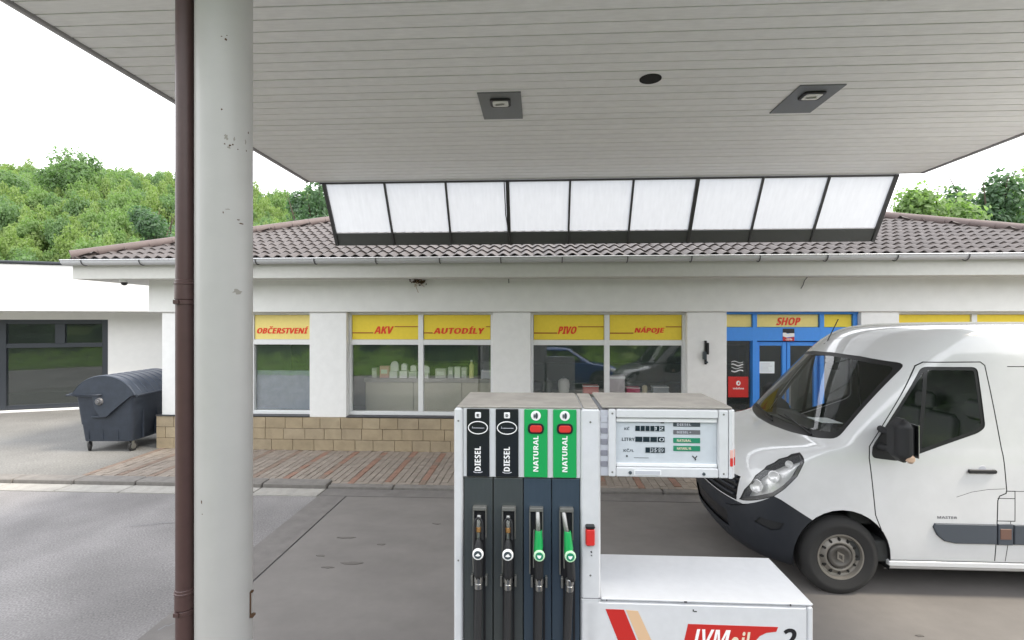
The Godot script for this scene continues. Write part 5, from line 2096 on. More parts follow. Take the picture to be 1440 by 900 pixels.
	for k in 33:
		var a := TAU * k / 32.0
		sp.append(sb * Vector3(cos(a) * 0.19, 0, sin(a) * 0.19))
	g.tube(sp, 0.017, 8, false)
	for a in [0.4, 2.74, 4.71]:
		g.tube([sb * Vector3(0, -0.02, 0), sb * Vector3(cos(a) * 0.19, 0, sin(a) * 0.19)], 0.016, 6)
	g.cyl(sb * Vector3(0, -0.05, 0), sb * Vector3(0, 0.015, 0), 0.06, 0.05, 14)
	g.cyl(sb * Vector3(0, -0.3, 0), sb * Vector3(0, -0.04, 0), 0.03, 0.03, 10)
	part(t, "steering_wheel", g, M.cabin)
	g = Geo.new()
	g.box(Vector3(1.36, 2.0, 0), Vector3(0.03, 0.08, 0.24), 0.015)
	g.tube([Vector3(1.36, 2.02, 0), Vector3(1.38, 2.1, 0)], 0.012, 6)
	part(t, "rear_view_mirror", g, M.cabin)
	g = Geo.new()
	g.box(Vector3(1.2, 1.397, 0.05), Vector3(0.22, 0.004, 0.3), 0.0, Transform3D(Basis(Vector3(0, 0, 1), -0.03), Vector3(0, 0.05, 0)))
	part(t, "paper_on_dashboard", g, M.paper)
	# arch liners, axles, sill
	for ax in [0.87, 4.552]:
		for s in [-1.0, 1.0]:
			var rows := []
			for k in 25:
				var a := PI * k / 24.0 * 1.16 - 0.08 * PI
				rows.append([Vector3(ax + cos(a) * 0.425, 0.36 + sin(a) * 0.43, s * 1.02), Vector3(ax + cos(a) * 0.425, 0.36 + sin(a) * 0.43, s * 0.55)])
			g = Geo.new()
			g.surf(rows, -s)
			g.bx(ax - 0.44, ax + 0.44, 0.24, 0.8, s * 0.53, s * 0.55)
			part(t, "arch_liner", g, M.black)
			wheel(t, Vector3(ax, 0.352, s * 0.905), s, 0.352)
	g = Geo.new()
	g.bx(1.28, 4.1, 0.27, 0.30, -0.98, 0.98, 0.01)
	part(t, "underfloor", g, M.black)
	for s in [-1.0, 1.0]:
		g = Geo.new()
		g.bx(1.28, 4.12, 0.285, 0.34, s * 0.97, s * 1.024, 0.012)
		part(t, "sill", g, M.van)
	# wipers, aerial, roof end cap
	var on := func(y: float, z: float) -> Vector3:
		return Vector3(van_front(lv, y, z) - 0.012, y, z)
	for w in [[1.385, 0.66, 1.46, 0.06], [1.375, -0.1, 1.445, -0.74]]:
		g = Geo.new()
		g.tube([on.call(w[0], w[1]), on.call(lerpf(w[0], w[2], 0.5) + 0.015, lerpf(w[1], w[3], 0.45)) + Vector3(-0.02, 0, 0), on.call(w[2] + 0.01, w[3])], 0.009, 6)
		g.tube([on.call(w[0] + 0.035, w[1] - 0.08), on.call(w[2] - 0.01, w[3] - 0.12)], 0.008, 6)
		part(t, "wiper", g, M.black)
	g = Geo.new()
	var ab: Vector3 = on.call(2.21, -0.35) + Vector3(0.03, 0, 0)
	g.tube([ab, ab + Vector3(0.05, 0.03, 0)], 0.018, 8)
	g.tube([ab + Vector3(0.02, 0.02, 0), ab + Vector3(0.16, 0.30, -0.01)], 0.006, 6)
	part(t, "aerial", g, M.black)

func van_front(lv: Array, y: float, z: float) -> float:
	for i in lv.size() - 1:
		if y >= lv[i][0] and y <= lv[i + 1][0]:
			var f: float = (y - lv[i][0]) / (lv[i + 1][0] - lv[i][0])
			var q := func(k: int) -> float: return lerpf(lv[i][k], lv[i + 1][k], f)
			var r := pow(clampf(absf(z) / q.call(4), 0.0, 1.0), q.call(3))
			return q.call(1) + q.call(2) * (1.0 - pow(1.0 - r, 1.0 / q.call(3)))
	return 0.0

func van_half_width(lv: Array, p: Vector2) -> float:   # where the skin stands at that place of the side view
	for i in lv.size() - 1:
		if p.y >= lv[i][0] and p.y <= lv[i + 1][0]:
			var f: float = (p.y - lv[i][0]) / (lv[i + 1][0] - lv[i][0])
			var q := func(k: int) -> float: return lerpf(lv[i][k], lv[i + 1][k], f)
			var u := clampf((p.x - q.call(1)) / q.call(2), 0.0, 1.0)
			return q.call(4) * pow(1.0 - pow(1.0 - u, q.call(3)), 1.0 / q.call(3))
	return 1.0

# ---------------------------------------------------------------- waste bin
func build_bin() -> void:
	var at := Vector3(-8.02, 0.055, -9.68)
	var t := thing("waste_bin", "big dark blue wheeled waste container with ribbed barrel lid beside the shop corner", "waste container", at)
	O = Vector3()
	t.rotation_degrees.y = 3.0
	# body: a tapering tub, long side along z
	var rows := []
	for s in [[0.19, 0.42, 0.56, 0.02], [0.20, 0.445, 0.585, 0.06], [0.5, 0.475, 0.61, 0.06], [0.52, 0.485, 0.62, 0.06], [1.02, 0.53, 0.665, 0.06], [1.04, 0.555, 0.69, 0.05], [1.09, 0.555, 0.69, 0.05], [1.10, 0.53, 0.66, 0.04]]:
		var ring := []
		for c in 4:
			var sx: float = [1, -1, -1, 1][c]
			var sz: float = [1, 1, -1, -1][c]
			for k in 5:
				var a := PI / 2 * (c + k / 4.0)
				ring.append(Vector3(sx * (s[1] - s[3]) + cos(a) * s[3], s[0], sz * (s[2] - s[3]) + sin(a) * s[3]))
		rows.append(ring)
	var g := Geo.new()
	g.surf(rows, 1.0, true)
	for k in 20:
		g.tf(Vector3(0, 0.19, 0), rows[0][k], rows[0][(k + 1) % 20], Vector3.DOWN)
	orient(g, Vector3(0, 0.6, 0))
	part(t, "body", g, M.bin)
	# stamped panels low on the end and ribs on the sides
	g = Geo.new()
	for x in [-0.34, -0.08, 0.2]:
		part(t, "rib", Geo.new().box(Vector3(x, 0.33, 0.592), Vector3(0.012, 0.2, 0.03), 0.004), M.bin)
	for z in [-0.35, 0.0, 0.35]:
		part(t, "rib", Geo.new().box(Vector3(0.485, 0.55, z), Vector3(0.05, 0.66, 0.03), 0.01), M.bin)
	part(t, "end_handle", g.box(Vector3(-0.12, 0.66, 0.648), Vector3(0.26, 0.035, 0.05), 0.01), M.bin)
	# barrel lid with ribs across, its two sector shaped ends
	var lr := []
	for e in [-0.70, 0.70]:
		var line := []
		for k in 25:
			var a := PI * (0.12 + 0.76 * k / 24.0)
			line.append(Vector3(cos(a) * 0.62, 0.86 + sin(a) * 0.56, e))
		lr.append(line)
	g = Geo.new()
	g.surf(lr, 1.0)
	orient(g, Vector3(0, 0.8, 0))
	for r in 9:
		var z := -0.68 + r * 0.17
		var pts := []
		for k in 25:
			var a := PI * (0.12 + 0.76 * k / 24.0)
			pts.append(Vector3(cos(a) * 0.617, 0.86 + sin(a) * 0.557, z))
		g.tube(pts, 0.014, 6)
	part(t, "lid", g, M.bin_lid)
	for s in [-1.0, 1.0]:
		g = Geo.new()
		var p := PackedVector2Array()
		for k in 25:
			var a := PI * (0.12 + 0.76 * k / 24.0)
			p.append(Vector2(cos(a) * 0.612, 0.86 + sin(a) * 0.555))
		p.append(Vector2(-0.56, 1.045))
		p.append(Vector2(-0.20, 1.03))
		p.append(Vector2(-0.16, 0.82))
		p.append(Vector2(-0.06, 0.66))
		p.append(Vector2(0.06, 0.66))
		p.append(Vector2(0.16, 0.76))
		p.append(Vector2(0.50, 1.04))
		g.prism(p, s * 0.675, s * 0.70, Transform3D(), 0.006)
		part(t, "lid_end", g, M.bin)
		g = Geo.new()
		g.cyl(Vector3(-0.06, 0.95, s * 0.68), Vector3(-0.06, 0.95, s * 0.735), 0.075, 0.065, 20, true, 0.008)
		g.cyl(Vector3(-0.06, 0.95, s * 0.73), Vector3(-0.06, 0.95, s * 0.765), 0.035, 0.035, 14, true, 0.004)
		part(t, "lifting_pin", g, M.bar_mid)
		g = Geo.new()
		g.tube([Vector3(-0.62, 1.075, s * 0.66), Vector3(-0.6, 1.075, s * 0.77), Vector3(-0.05, 1.075, s * 0.77), Vector3(-0.03, 1.075, s * 0.69)], 0.017, 8)
		part(t, "lifting_bar", g, M.bin)
	g = Geo.new()
	g.tube([Vector3(0.60, 1.06, -0.70), Vector3(0.625, 1.06, 0.70)], 0.022, 8)
	part(t, "lid_rim", g, M.bin)
	g = Geo.new()
	g.box(Vector3(-0.59, 1.09, 0), Vector3(0.06, 0.03, 1.4), 0.008)
	part(t, "hinge_bar", g, M.bin)
	# four castors
	for c in [[-0.40, 0.5, 0.6], [0.40, 0.5, -0.3], [-0.40, -0.5, 0.2], [0.40, -0.5, 0.9]]:
		var w := MeshInstance3D.new()
		w.name = "castor"
		var bs := Basis(Vector3.UP, c[2])
		var o := Vector3(c[0], 0.088, c[1])
		g = Geo.new()
		g.cyl(o - bs.x * 0.025, o + bs.x * 0.025, 0.088, 0.088, 24, true, 0.012)
		w.mesh = g.mesh()
		w.material_override = M.rubber
		t.add_child(w, true)
		g = Geo.new()
		for s in [-1.0, 1.0]:
			g.cyl(o + bs.x * s * 0.026, o + bs.x * s * 0.03, 0.05, 0.045, 16)
			g.box(Vector3(s * 0.038, 0.06, 0.02), Vector3(0.005, 0.13, 0.05), 0.001, Transform3D(bs, o))
		g.box(Vector3(0, 0.12, 0.02), Vector3(0.085, 0.008, 0.1), 0.002, Transform3D(bs, o))
		part(w, "fork", g, M.steel_dull)

func orient(g: Geo, c: Vector3) -> void:
	var s := 0.0
	for i in range(0, g.v.size(), 7):
		s += g.n[i].dot(g.v[i] - c)
	if s < 0:
		g.flip()

# ---------------------------------------------------------------- small things on the shop
func build_small_things() -> void:
	# dome camera under the eaves
	var t := thing("security_camera", "small dark dome camera under the left end of the shop eaves", "camera", Vector3(-7.69, 3.25, -9.12))
	var g := Geo.new()
	g.lathe([Vector2(0, 0), Vector2(0.075, 0), Vector2(0.075, -0.04), Vector2(0.06, -0.05), Vector2(0, -0.05)], 24, Transform3D(Basis(), t.position))
	part(t, "housing", g, M.white)
	g = Geo.new()
	g.lathe([Vector2(0.058, -0.05), Vector2(0.05, -0.085), Vector2(0.03, -0.105), Vector2(0, -0.112)], 24, Transform3D(Basis(), t.position), 0.3)
	part(t, "dome", g, M.pump_black)
	# bird nest under the eaves
	t = thing("bird_nest", "small brown mud nest under the shop eaves", "nest", Vector3(-2.22, 3.2, -9.36))
	g = Geo.new()
	var k := RandomNumberGenerator.new()
	k.seed = 77
	for i in 46:
		var p := t.position + Vector3(k.randfn() * 0.045 + (0.05 if i % 2 else -0.05), k.randfn() * 0.025 + 0.01, absf(k.randfn()) * 0.02)
		g.box(Vector3(), Vector3(k.randf_range(0.015, 0.04), k.randf_range(0.012, 0.03), 0.025), 0.005, Transform3D(Basis.from_euler(Vector3(k.randf() * 3, k.randf() * 3, k.randf() * 3)), p))
	part(t, "mud", g, mat(lin(0.1, 0.06, 0.03), 0.95, {tex = [tex.grit, 5.0]}))
	g = Geo.new()
	for i in 16:
		var p := t.position + Vector3(k.randfn() * 0.06, k.randfn() * 0.035, 0.03)
		g.tube([p, p + Vector3(k.randfn() * 0.05, k.randfn() * 0.05, 0.015)], 0.004, 5)
	part(t, "straw", g, mat(lin(0.3, 0.19, 0.08), 0.9))
	# cable end hanging from the eaves
	g = Geo.new()
	g.tube([Vector3(4.7, 3.27, -9.2), Vector3(4.705, 3.2, -9.34), Vector3(4.695, 3.12, -9.37), Vector3(4.66, 3.06, -9.375)], 0.008, 6)
	single("cable_end", g, M.bar_mid, "grey cable end hanging down under the eaves above the blue door", "cable", Vector3(4.7, 3.2, -9.37))
	g = Geo.new()
	g.tube([Vector3(-0.55, 3.27, -9.3), Vector3(-0.55, 3.18, -9.375)], 0.009, 6)
	single("hook", g, M.bar_mid, "short dark hook on the white wall above the middle windows", "hook", Vector3(-0.55, 3.2, -9.375))
	# black lock box on the pillar by the door
	t = thing("wall_bracket", "black metal bracket on the white pillar left of the blue door", "bracket", Vector3(3.0, 1.88, -9.42))
	g = Geo.new()
	g.bx(2.985, 3.02, 1.70, 2.13, -9.421, -9.38, 0.006)
	g.bx(3.012, 3.05, 1.88, 2.09, -9.421, -9.35, 0.008)
	part(t, "plate", g, M.black)
	g = Geo.new()
	g.bx(2.95, 3.005, 1.79, 1.93, -9.421, -9.34, 0.008)
	g.cyl(Vector3(3.012, 1.74, -9.40), Vector3(3.012, 1.74, -9.35), 0.022, 0.02, 12, true, 0.004)
	part(t, "lock", g, M.bar_slate)
	# red sign behind the side light, notice and sticker on the doors
	t = thing("red_sign", "square red sign with white emblem in the glass left of the blue door", "sign", Vector3(3.645, 1.085, -9.58))
	g = Geo.new()
	g.bx(3.466, 3.825, 1.085, 1.463, -9.593, -9.572, 0.004)
	part(t, "board", g, M.red)
	g = Geo.new()
	g.prism(ellipse(3.645, 1.345, 0.04, 0.045, 24), 0, 0.003, Transform3D(Basis(), Vector3(0, 0, -9.573)))
	part(t, "emblem", g, M.white)
	g = Geo.new()
	g.prism(ellipse(3.648, 1.34, 0.014, 0.018, 14), 0, 0.003, Transform3D(Basis(), Vector3(0, 0, -9.571)))
	g.prism(pv([3.645, 1.36, 3.665, 1.378, 3.66, 1.345]), 0, 0.003, Transform3D(Basis(), Vector3(0, 0, -9.571)))
	part(t, "emblem_mark", g, M.red)
	g = Geo.new()
	g.text("vodafone", 0.2, 0.036, 0.003, Transform3D(Basis(), Vector3(3.645, 1.25, -9.571)))
	part(t, "lettering", g, M.white)
	t = thing("paper_notice", "white paper notice on the left leaf of the blue door", "notice", Vector3(4.15, 1.52, -9.595))
	g = Geo.new()
	g.bx(4.03, 4.3, 1.525, 1.74, -9.5975, -9.5945)
	part(t, "sheet", g, M.paper)
	g = Geo.new()
	for i in 7:
		g.bx(4.05, 4.05 + k.randf_range(0.14, 0.22), 1.70 - i * 0.023, 1.706 - i * 0.023, -9.595, -9.594)
	part(t, "lines", g, M.stripe_b)
	t = thing("door_sticker", "small black, white and red sticker on the blue beam over the door", "sticker", Vector3(4.515, 2.12, -9.52))
	g = Geo.new()
	g.bx(4.413, 4.616, 2.262, 2.343, -9.521, -9.516)
	part(t, "dark_field", g, M.black)
	g = Geo.new()
	g.prism(pv([4.413, 2.18, 4.413, 2.27, 4.46, 2.272, 4.5, 2.25, 4.54, 2.262, 4.616, 2.262, 4.616, 2.2]), 0, 0.003, Transform3D(Basis(), Vector3(0, 0, -9.5185)))
	part(t, "white_field", g, M.white)
	g = Geo.new()
	g.prism(pv([4.413, 2.122, 4.413, 2.205, 4.5, 2.175, 4.616, 2.195, 4.616, 2.122]), 0, 0.003, Transform3D(Basis(), Vector3(0, 0, -9.5175)))
	part(t, "red_field", g, M.logo_red)
	g = Geo.new()
	g.text("-20%", 0.12, 0.035, 0.002, Transform3D(Basis(), Vector3(4.515, 2.15, -9.514)))
	part(t, "lettering", g, M.white)

# ---------------------------------------------------------------- what stands in the shop
func goods_mat(key: String, r: float, g: float, b: float) -> StandardMaterial3D:
	if not M.goods.has(key):
		M.goods[key] = mat(lin(minf(0.85, r * 1.4), minf(0.85, g * 1.4), minf(0.85, b * 1.4)), 0.5)
	return M.goods[key]

func build_goods() -> void:
	var t := thing("sales_counter", "beige sales counter behind the middle left window", "counter", Vector3(-2.3, 0.09, -10.4))
	var g := Geo.new()
	for i in 3:
		g = Geo.new()
		var x := -3.5 + i * 0.98
		g.bx(x, x + 0.972, 0.1, 1.25, -10.22, -10.19, 0.003)
		part(t, "front_panel", g, M.counter)
	g = Geo.new()
	g.bx(-3.52, -0.4, 1.25, 1.33, -10.75, -10.15, 0.006)
	part(t, "counter_top", g, M.counter_top)
	g = Geo.new()
	g.bx(-3.5, -0.42, 0.1, 1.25, -10.7, -10.23)
	part(t, "carcass", g, M.room)
	# goods on the counter, left to right
	var px := func(p: float) -> float: return -3.552 + (p - 497.0) * 0.0144
	var items := [
		[509, 516, 0.20, "white_box", "small white carton at the left end of the counter", 0.5, 0.5, 0.48, 0],
		[520, 533, 0.24, "pink_box", "pink carton on the counter", 0.55, 0.3, 0.3, 0],
		[534.5, 546, 0.335, "round_topped_stand", "white round topped leaflet stand on the counter", 0.66, 0.67, 0.64, 1],
		[549, 560, 0.29, "stepped_stand", "white stepped cardboard stand beside the round topped one", 0.62, 0.62, 0.6, 2],
		[562, 573, 0.26, "grey_dispenser", "grey and white sweet dispenser on the counter, left of the window bar", 0.45, 0.46, 0.45, 2],
		[577, 590, 0.25, "carton", "low white carton just left of the window bar", 0.6, 0.6, 0.6, 1],
		[599, 614, 0.19, "wide_carton", "wide flat grey carton just right of the window bar", 0.45, 0.45, 0.43, 0],
		[617, 624, 0.22, "book_stack", "grey box beside the wide flat carton", 0.4, 0.41, 0.42, 0],
		[626, 634, 0.23, "paper_box", "white box between two grey ones on the counter", 0.6, 0.6, 0.6, 0],
		[636, 643, 0.22, "tin_box", "grey box left of the tall yellow bottle", 0.42, 0.43, 0.42, 0],
		[646, 653, 0.36, "yellow_bottle", "tall pale yellow bottle on the counter", 0.55, 0.52, 0.22, 3],
		[664, 681, 0.34, "till", "grey till at the right end of the counter", 0.42, 0.43, 0.46, 4],
	]
	for it in items:
		var a: float = px.call(it[0])
		var b: float = px.call(it[1])
		var w := b - a
		var h: float = it[2]
		var c := Vector3((a + b) / 2, 1.33, -10.28)
		var m := goods_mat(it[3], it[5], it[6], it[7])
		var o := thing(it[3], it[4], "till" if it[8] == 4 else ("bottle" if it[8] == 3 else "carton"), c)
		g = Geo.new()
		match it[8]:
			0:
				g.box(c + Vector3(0, h / 2, 0), Vector3(w, h, 0.14), 0.004)
				part(o, "box", g, m)
				g = Geo.new()
				g.bx(a + w * 0.15, b - w * 0.15, c.y + h * 0.35, c.y + h * 0.7, c.z + 0.069, c.z + 0.0725)
				part(o, "label_print", g, M.white)
			1:
				var p := PackedVector2Array([Vector2(-w / 2, 0), Vector2(w / 2, 0), Vector2(w / 2, h * 0.8)])
				for k in 9:
					var an := PI * k / 8.0
					p.append(Vector2(cos(an) * w * 0.45, h * 0.8 + sin(an) * h * 0.2))
				p.append(Vector2(-w / 2, h * 0.8))
				g.prism(p, -0.02, 0.02, Transform3D(Basis(), c), 0.004)
				part(o, "back_board", g, m)
				g = Geo.new()
				g.box(c + Vector3(0, h * 0.2, 0.06), Vector3(w * 0.96, h * 0.4, 0.09), 0.004)
				part(o, "tray", g, M.white)
			2:
				g.box(c + Vector3(0, h * 0.25, 0.03), Vector3(w, h * 0.5, 0.16), 0.006)
				part(o, "lower_box", g, m)
				g = Geo.new()
				g.box(c + Vector3(0, h * 0.72, 0), Vector3(w * 0.75, h * 0.44, 0.1), 0.01)
				part(o, "upper_box", g, M.white)
				g = Geo.new()
				g.box(c + Vector3(0, h * 0.97, 0), Vector3(w * 0.4, h * 0.06, 0.08), 0.004)
				part(o, "top_clip", g, m)
			3:
				g.lathe([Vector2(0, 0), Vector2(w / 2, 0), Vector2(w / 2, h * 0.7), Vector2(w * 0.2, h * 0.85), Vector2(w * 0.2, h * 0.93), Vector2(0, h * 0.93)], 20, Transform3D(Basis(), c))
				part(o, "bottle", g, m)
				g = Geo.new()
				g.cyl(c + Vector3(0, h * 0.92, 0), c + Vector3(0, h, 0), w * 0.22, w * 0.22, 14)
				part(o, "cap", g, M.white)
			4:
				g.box(c + Vector3(0, h * 0.25, 0), Vector3(w, h * 0.5, 0.25), 0.01)
				part(o, "drawer", g, m)
				g = Geo.new()
				g.box(c + Vector3(0, h * 0.75, 0), Vector3(w * 0.8, h * 0.5, 0.04), 0.008)
				part(o, "screen", g, M.bar_mid)
				g = Geo.new()
				g.box(c + Vector3(0, h * 0.42, 0.1), Vector3(w * 0.7, 0.02, 0.1), 0.004)
				part(o, "keys", g, M.white)
	# low display table behind the middle right window
	t = thing("display_table", "low dark display table behind the middle right window", "table", Vector3(1.2, 0.09, -10.2))
	g = Geo.new()
	g.bx(-0.1, 2.6, 1.0, 1.06, -10.6, -9.9, 0.005)
	part(t, "table_top", g, M.counter_top)
	for x in [-0.05, 2.5]:
		for z in [-10.55, -9.98]:
			g = Geo.new()
			g.bx(x, x + 0.05, 0.09, 1.0, z, z + 0.05, 0.004)
			part(t, "leg", g, M.bar_mid)
	var row := [
		[0.05, 0.28, 0.30, "dark_plant_pot", "dark pot on the display table at the left edge of its window", 0.05, 0.05, 0.045, 3],
		[0.36, 0.62, 0.34, "silver_urn", "silver coffee urn on the display table", 0.45, 0.44, 0.42, 3],
		[0.86, 1.16, 0.17, "red_crate", "pink red crate on the display table left of the window bar", 0.45, 0.13, 0.12, 0],
		[1.34, 1.66, 0.36, "flower_box", "pale carton just right of the window bar on the display table", 0.45, 0.4, 0.42, 1],
		[1.7, 1.95, 0.14, "magenta_carton", "magenta carton on the display table", 0.42, 0.03, 0.1, 0],
		[2.0, 2.12, 0.2, "cream_jar", "cream coloured jar beside the magenta carton", 0.5, 0.44, 0.3, 3],
		[2.2, 2.5, 0.16, "flat_grey_box", "flat grey box at the right end of the display table", 0.25, 0.27, 0.3, 0],
	]
	for it in row:
		var w: float = it[1] - it[0]
		var h: float = it[2]
		var c := Vector3((it[0] + it[1]) / 2, 1.06, -10.1)
		var o := thing(it[3], it[4], "crate" if it[8] == 0 else "container", c)
		var m := goods_mat(it[3], it[5], it[6], it[7])
		g = Geo.new()
		if it[8] == 3:
			g.lathe([Vector2(0, 0), Vector2(w * 0.38, 0), Vector2(w * 0.45, h * 0.5), Vector2(w * 0.4, h * 0.75), Vector2(w * 0.2, h * 0.85), Vector2(0, h * 0.86)], 20, Transform3D(Basis(), c))
			part(o, "pot", g, m)
			g = Geo.new()
			g.cyl(c + Vector3(0, h * 0.85, 0), c + Vector3(0, h, 0), w * 0.1, w * 0.06, 12)
			part(o, "top_knob", g, M.bar_mid)
		else:
			g.box(c + Vector3(0, h / 2, 0), Vector3(w, h, 0.2), 0.006)
			part(o, "box", g, m)
			g = Geo.new()
			g.box(c + Vector3(0, h * 0.9, 0), Vector3(w * 1.04, h * 0.12, 0.21), 0.004)
			part(o, "rim", g, M.white)
	# shelves along the inner wall
	t = thing("shelf_unit", "tall dim shelf unit at the back of the shop", "shelf", Vector3(1.0, 0.09, -13.8))
	g = Geo.new()
	for y in [0.3, 0.8, 1.3, 1.8]:
		g.bx(-3.4, 5.4, y, y + 0.04, -14.0, -13.6)
	g.bx(-3.4, -3.36, 0.09, 2.1, -14.0, -13.6)
	g.bx(5.36, 5.4, 0.09, 2.1, -14.0, -13.6)
	part(t, "shelf_frame", g, M.room)

# ---------------------------------------------------------------- behind the viewer: seen in the glass
func build_behind() -> void:
	# grassy bank and trees across the road
	var rows := []
	for i in 14:
		var line := []
		for k in 41:
			var x := -100.0 + k * 5.0
			var z := 3.0 + i * 1.5
			line.append(Vector3(x, bank(z) + sin(x * 0.2) * 0.1, z))
		rows.append(line)
	var g := Geo.new()
	g.surf(rows, -1.0)
	if g.n[0].y < 0:
		g = Geo.new()
		g.surf(rows, 1.0)
	struct("grass_bank", g, M.bank_grass, "grassy bank behind the parked car, mirrored in the shop windows")
	var k := RandomNumberGenerator.new()
	k.seed = 5
	var mm := MultiMesh.new()
	mm.transform_format = MultiMesh.TRANSFORM_3D
	mm.mesh = tuft().mesh()
	var shade := FastNoiseLite.new()
	shade.seed = 4
	shade.frequency = 0.09
	var spots := [[], []]
	for i in 4200:
		var z := k.randf_range(3.4, 11.0)
		var x := k.randf_range(-30.0, 30.0)
		var y := bank(z)
		var s := k.randf_range(0.6, 1.3)
		spots[0 if shade.get_noise_2d(x, z * 1.7) + k.randf_range(-0.15, 0.15) > -0.05 else 1].append(Transform3D(Basis(Vector3.UP, k.randf() * TAU).scaled(Vector3(s, s * 0.8, s)), Vector3(x, y, z)))
	var o: MultiMeshInstance3D
	for c in 2:
		var m2 := MultiMesh.new()
		m2.transform_format = MultiMesh.TRANSFORM_3D
		m2.mesh = mm.mesh
		m2.instance_count = spots[c].size()
		for i in spots[c].size():
			m2.set_instance_transform(i, spots[c][i])
		o = MultiMeshInstance3D.new()
		o.name = numbered("long_grass")
		o.multimesh = m2
		o.material_override = [M.grass_blade, M.grass_dark][c]
		add_child(o)
		tag(o, ["bright green long grass growing on the bank mirrored in the shop windows", "darker green grass patches on the bank mirrored in the shop windows"][c], "grass", "", "stuff")
	# dark shrubs along the top of the bank
	mm = MultiMesh.new()
	mm.transform_format = MultiMesh.TRANSFORM_3D
	mm.mesh = crown(150, Vector3(1, 1, 1), 10, 1500, 0.2).mesh()
	mm.instance_count = 16
	for i in 16:
		var z := k.randf_range(6.5, 9.5)
		var s := k.randf_range(0.7, 1.5)
		mm.set_instance_transform(i, Transform3D(Basis(Vector3.UP, k.randf() * TAU).scaled(Vector3(s * 1.4, s, s)), Vector3(-18.0 + i * 2.4 + k.randf_range(-0.9, 0.9), bank(z) + s * 0.6, z)))
	o = MultiMeshInstance3D.new()
	o.name = "shrubs"
	o.multimesh = mm
	o.material_override = M.leaves[3]
	add_child(o)
	tag(o, "dark shrubs along the grassy bank, mirrored in the shop windows", "shrubs", "", "stuff")
	mm = MultiMesh.new()
	mm.transform_format = MultiMesh.TRANSFORM_3D
	mm.mesh = crown(141, Vector3(1, 1, 1), 12, 1800, 0.16).mesh()
	mm.instance_count = 90
	for i in 90:
		var s := k.randf_range(2.5, 4.2)
		mm.set_instance_transform(i, Transform3D(Basis(Vector3.UP, k.randf() * TAU).scaled(Vector3(s, s * 1.3, s)), Vector3(-95.0 + i * 2.15 + k.randf_range(-1.5, 1.5), 4.4 + k.randf_range(-0.6, 1.2), 17.0 + k.randf_range(-3.0, 6.0))))
	o = MultiMeshInstance3D.new()
	o.name = numbered("woodland")
	o.multimesh = mm
	o.material_override = M.leaves[3]
	add_child(o)
	tag(o, "dark trees above the grassy bank, mirrored in the shop windows", "woodland", "", "stuff")
	build_car()

func tuft() -> Geo:
	var k := RandomNumberGenerator.new()
	k.seed = 9
	var g := Geo.new()
	for i in 60:
		var b := Vector3(k.randfn() * 0.16, 0, k.randfn() * 0.16)
		var tip := b + Vector3(k.randfn() * 0.12, k.randf_range(0.2, 0.45), k.randfn() * 0.12)
		var w := Vector3(k.randfn(), 0, k.randfn()).normalized() * 0.012
		g.tf(b - w, b + w, tip, Vector3(k.randfn(), 0.3, k.randfn()))
	return g

func bank(z: float) -> float:
	return -0.05 + 1.25 * smoothstep(3.0, 8.0, z) + 1.2 * smoothstep(8.0, 24.0, z)

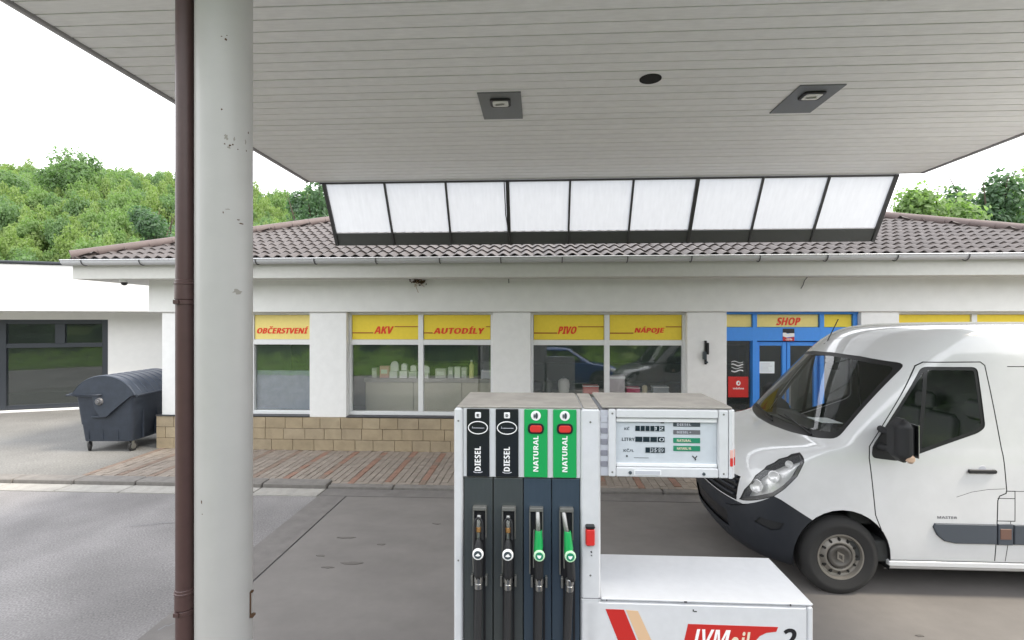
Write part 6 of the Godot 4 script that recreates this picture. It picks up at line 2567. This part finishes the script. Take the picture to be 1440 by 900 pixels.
func build_car() -> void:
	# dark blue hatchback at the viewer's feet: the photograph shows it mirrored in the middle right window
	var t := thing("parked_car", "dark blue hatchback mirrored in the middle right shop window", "car", Vector3(3.0, 0.008, 0.35))
	t.rotation_degrees.y = 180.0
	O = Vector3()
	var R := 4.1
	var lv := [[0.2, 0.16, 0.4, 2.4, 0.78, R - 0.1], [0.28, 0.05, 0.5, 2.4, 0.84, R - 0.02], [0.45, 0.0, 0.55, 2.4, 0.855, R], [0.62, 0.02, 0.55, 2.4, 0.86, R], [0.72, 0.1, 0.5, 2.4, 0.86, R - 0.01], [0.80, 0.3, 0.42, 2.4, 0.855, R - 0.03], [0.86, 0.62, 0.36, 2.5, 0.845, R - 0.05], [0.90, 0.9, 0.34, 2.6, 0.835, R - 0.08]]
	for k in range(1, 9):
		var f := k / 8.0
		lv.append([lerpf(0.90, 1.38, f), lerpf(0.95, 1.72, f), 0.3, 2.7, lerpf(0.835, 0.62, f), lerpf(R - 0.08, R - 0.55, f * f)])
	lv.append_array([[1.43, 1.84, 0.28, 2.5, 0.57, R - 0.65], [1.465, 2.0, 0.26, 2.3, 0.46, R - 0.8], [1.48, 2.2, 0.2, 2.0, 0.28, R - 1.0], [1.485, 2.4, 0.01, 2.0, 0.004, R - 1.2]])
	var body := Geo.new()
	body.surf(ring_rows(lv, 14, 14), -1.0, true)
	orient(body, Vector3(2.0, 0.7, 0))
	for ax in [0.82, 3.32]:
		for s in [-1.0, 1.0]:
			var el := Array(ellipse(ax, 0.31, 0.36, 0.36, 28))
			var bb := bounds(el)
			body.carve(poly_planes(el, [Plane(Vector3(0, 0, s), 0.45)]), bb[0], bb[1])
	var so := rounded([Vector2(1.3, 0.93), Vector2(1.92, 1.37), Vector2(3.0, 1.38), Vector2(3.5, 1.0), Vector2(3.45, 0.95)], 0.04)
	var bb2 := bounds(so)
	var sw := body.carve(poly_planes(so), bb2[0], bb2[1])
	sw.carve(strip_planes(Vector2(2.38, 0.9), Vector2(2.38, 1.45), 0.05))
	var ws := body.carve(zy_planes(rounded([Vector2(-0.72, 0.93), Vector2(0.72, 0.93), Vector2(0.56, 1.37), Vector2(-0.56, 1.37)], 0.05), [Plane(Vector3(-1, 0, 0), -2.2)]))
	var rw := body.carve(zy_planes(rounded([Vector2(-0.66, 1.0), Vector2(0.66, 1.0), Vector2(0.52, 1.34), Vector2(-0.52, 1.34)], 0.05), [Plane(Vector3(1, 0, 0), 3.2)]))
	var lamps := []
	for s in [-1.0, 1.0]:
		lamps.append(body.carve(poly_planes([Vector2(0.0, 0.56), Vector2(0.05, 0.68), Vector2(0.5, 0.76), Vector2(0.42, 0.64), Vector2(0.2, 0.56)], [Plane(Vector3(0, 0, s), 0.45)])))
	cut_line(body, [Vector2(1.3, 0.9), Vector2(1.25, 0.3), Vector2(2.35, 0.28), Vector2(2.38, 0.92)], 0.008)
	var lin2 := body.copy().push(-0.03)
	part(t, "body", body, M.car_blue)
	part(t, "inner_lining", lin2, M.cabin)
	for s in [1.0, -1.0]:
		for f in [1.0, -1.0]:
			part(t, "side_window", sw.carve([Plane(Vector3(0, 0, s), 0.0), Plane(Vector3(f, 0, 0), f * 2.38)]).push(-0.008), M.van_glass)
	part(t, "windscreen", ws.push(-0.004), M.van_glass)
	part(t, "rear_window", rw.push(-0.004), M.van_glass)
	for l in lamps:
		part(t, "headlight", l, M.lcd)
	var g := Geo.new()
	g.bx(0.5, 3.9, 0.2, 0.3, -0.75, 0.75, 0.02)
	part(t, "floor", g, M.cabin)
	for s in [-0.38, 0.38]:
		g = Geo.new()
		g.box(Vector3(2.05, 0.5, s), Vector3(0.5, 0.16, 0.46), 0.06)
		g.box(Vector3(2.35, 0.85, s), Vector3(0.13, 0.6, 0.44), 0.05)
		g.box(Vector3(2.4, 1.2, s), Vector3(0.09, 0.16, 0.24), 0.04)
		part(t, "seat", g, M.cabin_grey)
	for ax in [0.82, 3.32]:
		for s in [-1.0, 1.0]:
			wheel(t, Vector3(ax, 0.31, s * 0.74), s, 0.31, false)
	for s in [-1.0, 1.0]:
		g = Geo.new()
		g.box(Vector3(1.45, 1.0, s * 0.93), Vector3(0.1, 0.13, 0.18), 0.04)
		part(t, "mirror", g, M.car_blue)
